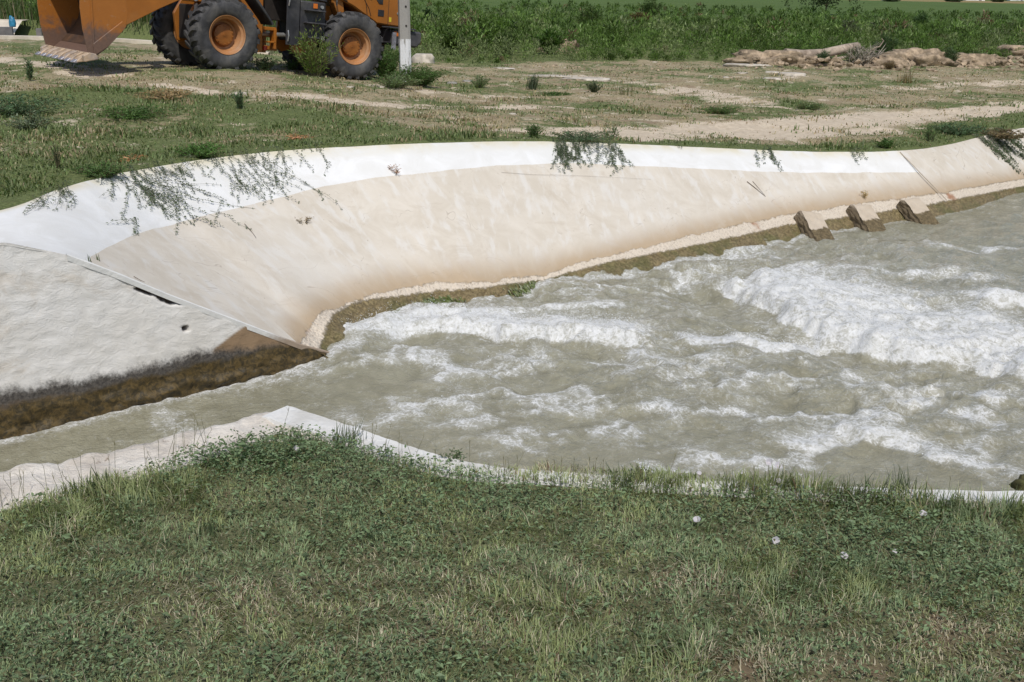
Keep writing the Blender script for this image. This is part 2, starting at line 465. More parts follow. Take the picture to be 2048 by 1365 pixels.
# green weed trailing from the lining at the water line
def leaf_mesh(name, P, D, N, L, W, C, mat, parent=None, curl=0.25):
    """n leaves as folded diamonds"""
    P = np.asarray(P, float); n = len(P)
    D = D / np.maximum(np.linalg.norm(D, axis=1), 1e-6)[:, None]
    S = np.cross(D, N); S /= np.maximum(np.linalg.norm(S, axis=1), 1e-6)[:, None]; Nn = np.cross(S, D)
    L = np.broadcast_to(L, (n,))[:, None]; W = np.broadcast_to(W, (n,))[:, None]
    v = np.stack([P, P + D * L * 0.45 + S * W * 0.5 + Nn * L * curl * 0.4, P + D * L - Nn * L * curl * 0.5,
                  P + D * L * 0.45 - S * W * 0.5 + Nn * L * curl * 0.4], 1).reshape(-1, 3)
    b = np.arange(n)[:, None] * 4
    f = np.concatenate([b + [0, 1, 2], b + [0, 2, 3]], 0)
    return mesh_np(name, v, f, mat, parent, {'Col': np.repeat(C, 4, 0)})
def blade_mesh(name, P, A, H, W, B, C, mat, parent=None, seg=3, tipc=None, face=None):
    """n grass blades: root P, azimuth A, length H, width W, bend B (0 upright..1 lying)"""
    P = np.asarray(P, float); n = len(P); dirv = np.stack([np.cos(A), np.sin(A), np.zeros(n)], 1)
    fa = A + PI / 2 if face is None else face
    side = np.stack([np.cos(fa), np.sin(fa), np.zeros(n)], 1)
    V = []; Cc = []; nv = 2 * seg + 1
    pos = P.copy(); th = B * 0.35
    for k in range(seg + 1):
        t = k / seg
        ww = (W * (1 - 0.75 * t ** 1.6) * 0.5)[:, None]
        cc = C if tipc is None else C * (1 - t) + tipc * t
        if k < seg: V += [pos - side * ww, pos + side * ww]; Cc += [cc, cc]
        else: V += [pos]; Cc += [cc]
        step = (H / seg)[:, None]
        pos = pos + step * (dirv * np.sin(th)[:, None] + np.array([0, 0, 1.0]) * np.cos(th)[:, None])
        th = th + B * 1.3 / seg
    V = np.stack(V, 1).reshape(-1, 3); Cc = np.stack(Cc, 1).reshape(-1, 3)
    b = (np.arange(n) * nv)[:, None]; f = []
    for k in range(seg - 1):
        f += [b + [2 * k, 2 * k + 1, 2 * k + 3], b + [2 * k, 2 * k + 3, 2 * k + 2]]
    f += [b + [2 * seg - 2, 2 * seg - 1, 2 * seg]]
    return mesh_np(name, V, np.concatenate(f, 0), mat, parent, {'Col': Cc}, True)
M_leaf = foliage_mat('leaf_green', 0.28, 0.5, 0.3)
M_algae = foliage_mat('water_weed', 0.1, 0.35, 0.5)
i0 = int(np.argmin(np.abs(_px[:, NVL - 11] - 755) + 1e4 * (exl < .2))); i1 = int(np.argmin(np.abs(_px[:, NVL - 11] - 1075) + 1e4 * (exl < .2)))
n = 3000; ii = rng.uniform(i0, i1, n); hh = rng.beta(1.5, 2.2, n)
pp = np.array([lining_pt(a, 1.0 - 0.07 * b) + NRM[int(a)] * 0.008 for a, b in zip(ii, hh)])
msk = (noise2(pp[:, 0] * 1.4, pp[:, 1] * 1.4, 4) + rng.normal(0, .22, n)) > -0.12; pp = pp[msk]; ii = ii[msk]; n = len(pp)
dn = np.array([Bc[int(a)] - Tc[int(a)] for a in ii]); dn /= np.linalg.norm(dn, axis=1)[:, None]
dn = dn + np.array([0.85, 0.4, 0])[None] * rng.uniform(0.2, .9, (n, 1)) + rng.normal(0, .12, (n, 3))
_nn = NRM[ii.astype(int)]; dn = dn - _nn * ((dn * _nn).sum(1)[:, None] - .02 * rng.rand(n, 1))
cc = np.array([0.045, 0.085, 0.006]) * rng.uniform(0.5, 1.7, (n, 1)) + np.array([0.05, 0.03, 0]) * rng.rand(n, 1)
o = leaf_mesh('water_weed', pp, dn, NRM[ii.astype(int)], rng.uniform(.03, .07, n), .010, cc, M_algae, curl=.12)
o['kind'] = 'stuff'; o['label'] = 'bright green algae hanging on the canal wall at the water line'

# ------------------------------------------------------------------ far headwall (rough, vertical)
def headwall_material():
    g = NG('headwall_plaster'); P = g.pos(); h = g.attr('height'); lo = g.attr('limit'); hole = g.attr('hole'); br = g.attr('bare')
    med = g.noise(3.0, 6, 0.65, 0.6, P); fine = g.noise(45, 5, 0.65, 0.3, P); drip = g.noise(1.0, 5, 0.65, 0.6, g.pos((9, 9, 0.9)))
    c = g.mix(g.ramp(med, 0.32, 0.72), (0.71, 0.68, 0.63), (0.78, 0.76, 0.73))
    c = g.mix(g.math('MULTIPLY', g.ramp(g.noise(1.3, 6, 0.68, 0.9, P), 0.52, 0.68), 0.6), c, (0.56, 0.48, 0.38))
    c = g.mix(g.math('MULTIPLY', g.ramp(fine, 0.6, 0.75), 0.35), c, (0.5, 0.43, 0.34))
    c = g.mix(br, c, g.mix(med, (0.23, 0.15, 0.085), (0.36, 0.25, 0.15)))
    e = g.math('ADD', lo, g.math('MULTIPLY', g.math('SUBTRACT', g.math('ADD', med, g.math('MULTIPLY', drip, .5)), .75), 0.16))
    e = g.math('ADD', e, g.math('MULTIPLY', g.math('SUBTRACT', fine, 0.5), 0.08))
    dark = g.mix(g.ramp(fine, 0.3, 0.7), (0.045, 0.04, 0.036), (0.13, 0.115, 0.10))
    c = g.mix(g.ramp(e, 0.02, -0.07), c, dark)
    brown = g.mix(g.ramp(g.noise(14, 5, 0.7, 0.5, P), 0.3, 0.7), (0.075, 0.05, 0.03), (0.21, 0.15, 0.095))
    c = g.mix(g.ramp(e, -0.10, -0.19), c, brown)
    alg = g.mix(g.ramp(g.noise(22, 5, 0.7, 0.9, P), 0.35, 0.7), (0.03, 0.022, 0.007), (0.13, 0.085, 0.026))
    hb = g.math('ADD', h, g.math('MULTIPLY', g.math('SUBTRACT', med, 0.5), 0.2))
    c = g.mix(g.ramp(hb, 0.26, 0.2), c, alg)
    c = g.mix(hole, c, (0.10, 0.075, 0.055))  # shade of the holes painted dark over the shallow dents
    bmp = g.math('ADD', g.math('MULTIPLY', fine, 0.4), g.math('MULTIPLY', g.ramp(g.noise(11, 6, 0.72, 1.2, g.pos((1, 1, 1.7))), .42, .62), .7))
    g.bsdf(c, g.ramp(hb, 0.35, 0.15, 0.9, 0.55), g.bump(bmp, 0.32, 0.012)); return g.mat
M_head = headwall_material()
sB = float(hw_s(HB)); NS, NZ = 420, 110
ss = np.linspace(-6.0, sB + 0.0, NS)
dgs = np.array([hw_s(q) for q in diag]); dgz = np.array([q[2] for q in diag])
_hl = hwhit(0, 486)
_kb = int(np.argmin(np.linalg.norm(Bc[:, :2] - HB, axis=1))) + 1
tops = np.interp(ss, np.r_[hw_s(Bc[:_kb]), sB + 0.03], np.r_[Bc[:_kb, 2], dgz[-1] - 0.02]) + .012
zl = -2.1
S_, W_ = np.meshgrid(ss, np.linspace(0, 1, NZ), indexing='ij')
Z_ = zl + (tops[:, None] - zl) * W_
lim_pts = [hwhit(*q) for q in [(0, 772), (150, 752), (250, 736), (350, 712), (440, 695), (560, 688), (640, 700)]]
limz = np.interp(ss, np.r_[-6, [hw_s(q) for q in lim_pts]], np.r_[lim_pts[0][2] + .05, [q[2] for q in lim_pts]])
b_pts = [hwhit(*q) for q in [(425, 700), (470, 665), (492, 650)]]
bare = sm(-.02, .02, S_ - np.interp(Z_, [b_pts[0][2], b_pts[1][2], b_pts[2][2]], [hw_s(q) for q in b_pts]))
disp = 0.007 * fbm(S_ * 1.6, Z_ * 1.6, 3, 21) + 0.0035 * fbm(S_ * 9, Z_ * 14, 4, 22)
disp += 0.004 * np.abs(noise2(S_ * 6, Z_ * 9, 23)) + 0.03 * sm(0.25, 0.05, Z_ - ZW) * (0.6 + fbm(S_ * 5, Z_ * 9, 3, 24))
hole = np.zeros_like(S_)
for q, rs, rz in [((318, 590), .15, .026), ((288, 579), .05, .03), ((372, 657), .026, .026), ((340, 602), .09, .024)]:
    P = hwhit(*q); sl = -0.42
    e = np.hypot((S_ - hw_s(P)) / rs, (Z_ - P[2] - sl * (S_ - hw_s(P)) * (rs > .06)) / rz) + 0.35 * fbm(S_ * 18, Z_ * 18, 2, 31)
    hole = np.maximum(hole, sm(1.1, 0.75, e))
disp -= hole * 0.05
edge = sm(0, 0.02, tops[:, None] - Z_); disp *= edge
X3 = np.stack([HA[0] + HD[0] * S_ - HN[0] * disp, HA[1] + HD[1] * S_ - HN[1] * disp, Z_], -1)
hw = empty('headwall', (HA[0], HA[1], ZW), 'rough whitewashed headwall with dark water stains, left of the sloping lining', 'headwall')
o = mesh_np('wall_face', X3.reshape(-1, 3), grid_faces(NS, NZ), M_head, None,
            {'height': (Z_ - ZW).ravel(), 'limit': (Z_ - limz[:, None]).ravel(), 'hole': hole.ravel(), 'bare': bare.ravel()}, True)
child_local(o, hw)
# thin rendered edge running down the joint
g = NG('edge_render'); P = g.pos(); hgt = g.n('SeparateXYZ', {0: P}).outputs[2]
g.bsdf(g.mix(g.ramp(g.math('ADD', hgt, g.math('MULTIPLY', g.noise(5, 4, .6, 0, P), 0.2)), -0.98, -0.86), (0.36, 0.28, 0.21), (0.74, 0.73, 0.70)), 0.85,
       g.bump(g.noise(40, 4, .6, 0, P), .4, .01)); M_edge = g.mat
ep = resample(np.array(diag), 60); wz = np.array([-HN[0], -HN[1], 0])
rows = []
for k, q in enumerate(ep):
    j = 0.006 * noise2(k * .35, 0, 3)
    rows += [q + wz * (0.006 + j) + [0, 0, -0.03], q + wz * (0.011 + j) + [0, 0, 0.012], q - wz * 0.004 + [0, 0, 0.020 + j * .5], q - wz * 0.022 + [0, 0, 0.004]]
o = mesh_np('coping', np.array(rows), grid_faces(60, 4), M_edge); child_local(o, hw)

# ------------------------------------------------------------------ near side: stone headwall, coping, lining
E = [np.array(q) for q in [(-5.9, 0.40), (-3.9, 1.90), (-1.89, 3.42), (-1.44, 3.745), (-1.0, 4.09)]]
E2 = [onz(*q, 0)[:2] for q in [(575, 815), (700, 855), (800, 890), (900, 920), (1000, 938), (1100, 946), (1250, 956), (1400, 964), (1700, 978), (2048, 986)]] + \
     [np.array(q) for q in [(2.6, 3.52), (3.6, 4.0), (6, 5.9), (12, 10.5)]]
stone = NG('rough_stone'); P = stone.pos()
md_ = stone.noise(5, 6, .65, .6, P)
c = stone.mix(stone.ramp(md_, .3, .7), (0.55, 0.49, 0.42), (0.74, 0.69, 0.62))
c = stone.mix(stone.math('MULTIPLY', stone.ramp(stone.noise(22, 5, .7, .8, P), .58, .72), .75), c, (0.25, 0.18, 0.13))
stone.bsdf(c, .9, stone.bump(stone.math('ADD', stone.noise(38, 5, .7, .3, P), stone.noise(12, 5, .7, 1.5, P)), .8, .016)); M_stone = stone.mat
Ec = resample(np.array(E), 420)
en = np.array([-HD[1], HD[0]])                       # towards the water
rows = []; prof = [(-0.02, -2.1), (0.0, -1.2), (0.01, -0.5), (0.015, -0.2)] + [(0.015, z) for z in np.linspace(-.12, -.03, 4)] + \
    [(0.008, -0.012), (-0.01, 0.0)] + [(-t, 0.004 - 0.05 * t) for t in np.linspace(.03, .46, 24)] + [(-.5, -.12)]
PR = np.array(prof)
for k, q in enumerate(Ec):
    s_ = k * 0.0145
    a, b = PR[:, 0], PR[:, 1]
    r1 = 0.013 * fbm(np.full(len(a), s_ * 1.9), a * 3 + b * 3, 3, 41) + 0.012 * fbm(np.full(len(a), s_ * 9), a * 9 + b * 9, 3, 42)
    jag = 0.022 * fbm(np.array([s_ * 2.3]), np.array([.7]), 4, 44)[0]
    up = (b > -0.3) * 1.0
    x = q[0] + en[0] * (a + jag + r1 * 0.5); y = q[1] + en[1] * (a + jag + r1 * 0.5)
    rows.append(np.stack([x, y, b + up * r1 * 0.9], 1))
NK = len(PR)
nhw = empty('near_headwall', (*E[-1], 0), 'rough pale stone wall top edging the near bank on the left', 'headwall')
o = mesh_np('stone_face', np.array(rows).reshape(-1, 3), grid_faces(420, NK), M_stone, None, None, True); child_local(o, nhw)
g = NG('coping_concrete'); P = g.pos()
g.bsdf(g.mix(g.ramp(g.noise(4, 6, .65, .6, P), .3, .7), (0.57, 0.55, 0.51), (0.75, 0.74, 0.72)), .85,
       g.bump(g.math('ADD', g.noise(50, 4, .6, 0, P), g.noise(8, 5, .6, 0, P)), .5, .012)); M_cop = g.mat
g = NG('wet_lining'); P = g.pos()
g.bsdf(g.mix(g.ramp(g.noise(9, 6, .65, .6, P), .3, .7), (0.07, 0.07, 0.03), (0.32, 0.27, 0.18)), .7, g.bump(g.noise(30, 4, .6, 0, P), .5, .02)); M_wet = g.mat
E2c = smooth_curve(E2, 300); tan = np.gradient(E2c, axis=0); tan /= np.linalg.norm(tan, axis=1)[:, None]
outw = np.stack([-tan[:, 1], tan[:, 0]], 1)
cw = np.interp(np.arange(300), [0, 70, 110, 300], [0.15, 0.12, 0.075, 0.10])
nl = empty('near_canal_lining', (*E2c[120], 0), 'white concrete coping above the water beside the near grass', 'canal wall')
j = 0.006 * fbm(np.arange(300) * .22, np.zeros(300), 3, 51)
def rowz(off, z): return np.c_[E2c + outw * off[:, None], z]
one = np.ones(300)
cop = np.stack([rowz(one * .012, one * -.16), rowz(one * .012 + j, one * -.006), rowz(one * 0.0 + j, one * .008), rowz(-cw, one * .010 + j), rowz(-cw - .012, one * -.1)], 1)
o = mesh_np('coping', cop.reshape(-1, 3), grid_faces(300, 5), M_cop); child_local(o, nl)
ls = np.stack([rowz(one * .010, one * -.02), rowz(one * .5, one * -.45), rowz(one * 1.6, one * -1.5), rowz(one * 2.3, one * -2.1)], 1)
o = mesh_np('slope_face', ls.reshape(-1, 3), grid_faces(300, 4), M_wet); child_local(o, nl)

# ------------------------------------------------------------------ baffle blocks on the lining
def baffle_material():
    g = NG('baffle_concrete'); P = g.pos(); z = g.n('SeparateXYZ', {0: P}).outputs[2]
    n1 = g.noise(7, 5, .65, .5, P); f = g.noise(30, 5, .7, .7, P)
    c = g.mix(n1, (0.46, 0.37, 0.27), (0.62, 0.54, 0.44))
    e = g.math('ADD', z, g.math('MULTIPLY', g.math('SUBTRACT', n1, .5), .12))
    alg = g.mix(g.ramp(f, .35, .7), (0.075, 0.055, 0.025), (0.22, 0.165, 0.085))
    c = g.mix(g.ramp(e, ZW + 0.15, ZW + 0.13), c, alg)
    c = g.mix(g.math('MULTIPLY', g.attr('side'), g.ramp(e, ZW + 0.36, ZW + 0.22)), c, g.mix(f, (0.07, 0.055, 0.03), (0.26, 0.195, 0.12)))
    g.bsdf(c, .8, g.bump(f, .7, .02)); return g.mat
M_baf = baffle_material()
def near_col(px, vq=0.85):
    j = int(np.argmin(np.abs(vv - vq))); return int(np.argmin(np.abs(_px[:, j] - px) + 1e4 * (exl < .2)))
def baffle(px_top, px_r, label, length=1.0):
    """a wedge: its top face is a level-lipped prism standing on the slope"""
    i0 = near_col(px_top, .8); T, B = Tc[i0], Bc[i0]
    dn = (B - T) / np.linalg.norm(B - T); nm = NRM[i0]; ax = np.cross(nm, dn); ax /= np.linalg.norm(ax)
    if ax[0] < 0: ax = -ax
    L0 = slope_len[i0]
    o0 = T + dn * (L0 * 0.775); wdt = 0.32; ht = 0.17
    NU, NVv = 34, 22
    V = []; Fc = []; side = []
    def patch(fn, nu, nv, sd):
        base = len(V)
        for a in np.linspace(0, 1, nu):
            for b in np.linspace(0, 1, nv): V.append(fn(a, b)); side.append(sd)
        Fc.extend((grid_faces(nu, nv) + base).tolist())
    def roof(u): return nm * ht * min(1, u / 0.34) if u < 0.34 else nm * ht
    Ln = L0 * 0.225 + 0.5
    def prof(u):   # u along slope in metres from the crown
        return ht * sm(-.10, .05, u)
    patch(lambda a, b: o0 + dn * (a * Ln) + nm * prof(a * Ln) + ax * wdt * b, NU, 8, 0)
    patch(lambda a, b: o0 + dn * (a * Ln) + nm * prof(a * Ln) * b - ax * (0.0 - 0.02 * noise2(a * 9, b * 4, 3)) * (b * (1 - b) * 4), NU, 10, 1)
    patch(lambda a, b: o0 + dn * (a * Ln) + nm * prof(a * Ln) * b + ax * wdt, NU, 6, 0)
    patch(lambda a, b: o0 + nm * prof(0) * b + ax * wdt * a, 6, 4, 0)
    V = np.array(V); _e = fbm(V[:, 0] * 7, V[:, 1] * 7 + V[:, 2] * 6, 3, int(px_top)); V = V + nm * (_e * .010)[:, None] + ax * (fbm(V[:, 1] * 9, V[:, 2] * 9, 3, int(px_top) + 5) * .010)[:, None]
    o = mesh_np('baffle_block', V, np.array(Fc), M_baf, None, {'side': np.array(side, float)})
    tag(o, label, 'concrete block', 'concrete blocks on the slope at the water line')
baffle(1588, 0, 'concrete block on the slope nearest the rapids, most crumbled of the three')
baffle(1694, 0, 'middle of the three concrete blocks on the slope at the water line')
baffle(1792, 0, 'concrete block on the slope farthest right, nearest the calm water')
# ------------------------------------------------------------------ far bank ground
ctr = np.array([6.0, 0.0])
NTc = 500
Tg = resample(Tc[:, :2], NTc * 3)
# denser sampling where the camera looks
wgt = np.interp(Tg[:, 1], [0, 5, 8, 18, 24, 60], [.2, .5, 1, 1, .4, .15])
cs = np.cumsum(wgt); Tg = np.stack([np.interp(np.linspace(cs[0], cs[-1], NTc), cs, Tg[:, k]) for k in range(2)], 1)
dirs = Tg - ctr; dirs /= np.linalg.norm(dirs, axis=1)[:, None]
rr = np.r_[0, np.cumsum(np.interp(np.linspace(0, 1, 330), [0, .3, .6, .8, .9, 1], [.03, .06, .11, .25, 4, 40]))]
GX = Tg[:, None, 0] + dirs[:, None, 0] * rr[None]; GY = Tg[:, None, 1] + dirs[:, None, 1] * rr[None]
def bumps(x, y): return 0.05 * fbm(x * .45, y * .45, 3, 61) + 0.018 * fbm(x * 2.4, y * 2.4, 3, 62)
# strokes: bare tracks (photo survey -> ground)
def gp(pts): return np.array([hit(*q)[:2] for q in pts])
TRACKS = [(gp([(1150, 268), (1300, 266), (1450, 262), (1600, 252), (1750, 240), (1900, 228), (2100, 214)]), .95, 1.0),
          (gp([(1380, 275), (1500, 272), (1650, 268), (1760, 262)]), .55, .9),
          (gp([(1330, 180), (1400, 190), (1470, 205), (1540, 212)]), .8, .7),
          (gp([(1080, 150), (1180, 158), (1300, 170), (1400, 180)]), .6, .6),
          (gp([(320, 170), (400, 180), (500, 192)]), .25, .9),
          (gp([(520, 188), (640, 202), (760, 210), (900, 213), (1050, 215), (1220, 221)]), .45, .75),
          (gp([(-60, 118), (40, 124), (120, 134), (200, 146)]), .75, 1.0),
          (gp([(660, 168), (760, 176), (900, 190), (1040, 196)]), .5, .5),
          (gp([(1540, 120), (1640, 128), (1760, 130), (1900, 125), (1990, 128)]), .8, .8),
          (gp([(1780, 178), (1900, 172), (2060, 165)]), .7, .55),
          (gp([(1560, 215), (1640, 222), (1760, 214)]), .4, .4),
          (gp([(1480, 155), (1560, 160), (1600, 152)]), .5, .5)]
GREENS = [(gp([(-40, 215), (80, 200), (200, 190), (330, 200), (480, 225), (600, 245), (700, 262)]), 1.0, 1.0),
          (gp([(-40, 330), (60, 300), (180, 290), (300, 275), (420, 262)]), .9, .75),
          (gp([(-20, 390), (80, 350), (200, 325), (350, 305), (500, 292), (700, 285), (900, 276)]), .45, 1.0),
          (gp([(1060, 275), (1180, 276), (1320, 285), (1500, 294), (1680, 298), (1800, 292), (1900, 270)]), .38, .95),
          (gp([(1880, 262), (1960, 250), (2080, 232)]), .6, 1.0),
          (gp([(1460, 240), (1530, 235), (1420, 225)]), .5, .7),
          (gp([(1700, 195), (1800, 190), (1950, 186)]), .6, .5),
          (gp([(880, 165), (1000, 168), (1120, 176)]), .5, .5),
          (gp([(60, 100), (200, 106), (320, 104), (420, 112)]), .8, .8)]
_fp = np.array([hit(*q)[:2] for q in [(760, 118), (840, 126), (1000, 128), (1100, 124), (1250, 121), (1440, 123), (1560, 121), (1680, 119), (1800, 117), (1950, 117), (2100, 112)]])
_fp = _fp[np.argsort(_fp[:, 0])]
def front(x): return np.interp(x, _fp[:, 0], _fp[:, 1])
def cover(x, y):
    """(bare earth, green) amounts 0..1 on the far bank"""
    n1 = fbm(x * .8, y * .8, 4, 71); n2 = fbm(x * 2.6, y * 2.6, 4, 72)
    bare = np.full(x.shape, .22); green = .46 + .35 * fbm(x * .35, y * .35, 3, 75)
    for P, hw_, a in TRACKS:
        d, _, _ = seg_dist(x, y, P)
        bare = np.maximum(bare, a * sm(hw_ * 1.25, hw_ * .45, d + .35 * n1 * hw_ + .18 * n2 * hw_))
    for P, hw_, a in GREENS:
        d, _, _ = seg_dist(x, y, P)
        green = np.maximum(green, a * sm(hw_ * 1.5, hw_ * .4, d + .5 * n1 * hw_))
    de, _, _ = seg_dist(x, y, Tc[::6, :2])
    green = np.maximum(green, sm(.5, .12, de + .1 * n1) * .9)
    left = sm(-1.0, -4.5, x + .15 * (y - 10)) * sm(18, 14, y); green = np.maximum(green, left * .72)
    wild = sm(-.9, .6, y - front(x) + n1 * .6); green = np.maximum(green, wild)
    bare = bare * (1 - wild) * (1 - green * .75)
    return np.clip(bare + .35 * n2 * (bare > .08) * (1 - wild), 0, 1), np.clip(green + .3 * n2 + .25 * n1, 0, 1)
bare, green = cover(GX, GY)
GZ = zfar(GX, GY) + trench(GX, GY)
rb = sm(0, .6, rr)[None]
GZ = GZ + bumps(GX, GY) * rb - bare * 0.03 * rb
GZ = GZ + (1 - sm(0, .04, rr))[None] * -0.0 + sm(0, .1, rr)[None] * 0.015
g = NG('far_bank_earth'); P = g.pos()
b_ = g.attr('bare'); gr = g.attr('green')
f1 = g.noise(9, 6, .7, .4, P); f2 = g.noise(40, 5, .7, .3, P); f3 = g.noise(1.1, 5, .6, .6, P)
dirt = g.mix(g.ramp(f1, .3, .7), (0.52, 0.425, 0.315), (0.68, 0.58, 0.45))
dirt = g.mix(g.math('MULTIPLY', g.ramp(f2, .55, .7), .5), dirt, (0.30, 0.22, 0.15))
dry = g.mix(g.ramp(f2, .3, .7), (0.22, 0.175, 0.10), (0.44, 0.375, 0.24))
dry = g.mix(g.ramp(f3, .45, .7), dry, g.mix(f2, (0.20, 0.145, 0.095), (0.35, 0.27, 0.18)))
grn = g.mix(g.ramp(f2, .3, .72), (0.065, 0.088, 0.028), (0.20, 0.23, 0.09))
grn = g.mix(g.ramp(f1, .5, .75), grn, (0.12, 0.12, 0.05))
k = g.ramp(g.math('ADD', gr, g.math('MULTIPLY', g.math('SUBTRACT', f1, .5), 1.1)), .35, .62)
c = g.mix(k, dry, grn)
kb = g.ramp(g.math('ADD', b_, g.math('MULTIPLY', g.math('SUBTRACT', g.noise(22, 6, .75, .5, P), .5), 1.0)), .22, .48)
c = g.mix(kb, c, dirt)
# the distant field: one even crop
far_ = g.n('SeparateXYZ', {0: P}).outputs[1]
crop = g.mix(g.ramp(g.noise(1.2, 6, .75, .4, g.pos((.12, .5, 1))), .3, .7), (0.055, 0.095, 0.022), (0.11, 0.16, 0.045))
c = g.mix(g.ramp(far_, 62, 78), c, crop)
strip = g.math('MULTIPLY', g.ramp(far_, 300, 310), g.ramp(far_, 420, 400))
c = g.mix(strip, c, (0.26, 0.20, 0.09))
g.bsdf(c, .95, g.bump(g.math('ADD', f2, g.math('MULTIPLY', f1, 1.5)), .8, .022), 0, .2); M_far = g.mat
o = mesh_np('far_bank', np.stack([GX, GY, GZ], -1).reshape(-1, 3), grid_faces(NTc, len(rr)), M_far, None, {'bare': bare.ravel(), 'green': green.ravel()}, True)
o['kind'] = 'structure'
def gz(x, y):
    x = np.asarray(x, float); y = np.asarray(y, float)
    return zfar(x, y) + trench(x, y) + bumps(x, y) + .01

# ------------------------------------------------------------------ near bank ground
Eall = np.vstack([Ec[::6] - en * 0.29, (E2c - outw * (cw[:, None] + .004))[6::3]])
xo = np.argsort(Eall[:, 0]); Eall = Eall[xo]
Eall = np.vstack([[Eall[0] + np.array([-6, -4.5])], Eall, [Eall[-1] + np.array([30, 23])]])
xg = np.r_[np.linspace(-12, -3, 60), np.linspace(-2.95, 3.2, 320), np.linspace(3.3, 9, 60), np.linspace(9.5, 40, 20)]
yg = smooth1(np.interp(xg, Eall[:, 0], Eall[:, 1]), 2)
rn = np.r_[0, np.cumsum(np.interp(np.linspace(0, 1, 130), [0, .6, .8, 1], [.012, .03, .1, .8]))]
NX = np.repeat(xg[:, None], len(rn), 1); NY = yg[:, None] - rn[None]; Ea = xg
MOUND = onz(580, 935, 0)[:2]
def nz(x, y):
    x = np.asarray(x, float); y = np.asarray(y, float)
    m_ = 0.045 * np.exp(-(((x - MOUND[0]) / .45) ** 2 + ((y - MOUND[1] + .12) / .22) ** 2))
    return m_ + 0.014 * fbm(x * 1.6, y * 1.6, 3, 81) + 0.006 * fbm(x * 8, y * 8, 2, 82) - 0.01
NZ_ = nz(NX, NY) * sm(0, .15, rn)[None] - 0.012 * (1 - sm(0, .1, rn))[None]
def soil_amt(x, y): 
    n1 = fbm(x * 1.8, y * 1.8, 4, 91)
    s = sm(.3, .8, n1 - .1) * .45
    for q, r in [((1980, 1300), .22), ((1700, 1355), .2), ((1330, 1150), .05), ((1500, 1340), .12), ((870, 1290), .06), ((1860, 1240), .1)]:
        c = onz(*q, 0); s = np.maximum(s, sm(1.3, .3, np.hypot(x - c[0], (y - c[1]) * 1.2) / r + .5 * n1))
    return np.clip(s * .6 * (.55 + 1.3 * fbm(x * 6, y * 6, 4, 92)), 0, 1)
g = NG('near_bank_soil'); P = g.pos(); s_ = g.attr('soil')
f1 = g.noise(60, 6, .7, .4, P); f2 = g.noise(9, 5, .65, .4, P)
c = g.mix(g.ramp(f1, .3, .7), (0.06, 0.066, 0.034), (0.17, 0.165, 0.09))
c = g.mix(s_, c, g.mix(f1, (0.11, 0.072, 0.045), (0.27, 0.19, 0.13)))
g.bsdf(c, .95, g.bump(f1, .8, .01), 0, .2); M_near = g.mat
o = mesh_np('near_bank', np.stack([NX, NY, NZ_], -1).reshape(-1, 3), grid_faces(len(Ea), len(rn)), M_near, None, {'soil': soil_amt(NX, NY).ravel()}, True)
o['kind'] = 'structure'

# ------------------------------------------------------------------ water
FA = HD; FB = HN                                     # flow axis / across
wa = np.r_[np.arange(-7.5, 8.6, .028), np.arange(8.6, 40, .12)]
wb = np.r_[np.arange(-8.2, -6.2, .05), np.arange(-6.2, 7.4, .028)]
AX, BX = np.meshgrid(wa, wb, indexing='ij')
WX = HA[0] + FA[0] * AX + FB[0] * (BX - 0.0); WY = HA[1] + FA[1] * AX + FB[1] * (BX - 0.0)
FL = np.vstack([[HA - HD * 12], [HB], Bc[exl > .29][2:, :2]])
FLs = np.vstack([FL[:2], resample(FL[1:], 60)[1:]])
d1, s1, _ = seg_dist(WX, WY, FLs)
NEs = np.vstack([Ec[::60], E2c[::12]]); d2, s2, _ = seg_dist(WX, WY, NEs)
ins = ((s1 < 0) | (d1 < .55)) & ((s2 > 0) | (d2 < .25))
def wp(pts): return np.array([onz(q[0], q[1], ZW)[:2] for q in pts])
hgt = np.zeros_like(WX); foam = np.zeros_like(WX)
nA = fbm(WX * 1.1, WY * 1.1, 3, 101); nB = fbm(WX * 3.0, WY * 3.0, 3, 102); nC = fbm(WX * 9, WY * 9, 3, 103); nD = fbm(WX * 24, WY * 24, 2, 104)
wx2 = WX + .25 * nB; wy2 = WY + .25 * nA                 # warped position, for ragged edges
basin = sm(2.5, 4.2, AX + .35 * BX + .4 * nA)            # calm chute on the left, rough basin on the right
calm = sm(6.2, 7.6, BX * .55 + AX * .62 - 1.2) * 0
tail = sm(9.5, 13, AX)                                   # calmer again downstream
amp = (.25 + .75 * basin) * (1 - .6 * tail)
chop = (1 - np.abs(noise2(AX * .9 + .5 * nB, BX * 1.5, 105)) * 2) * .05 + (1 - np.abs(noise2(AX * 2.3 + .4 * nA, BX * 3.4, 106)) * 2) * .024
hgt += amp * (.045 * nA + chop + .014 * nB) + amp * .006 * nC
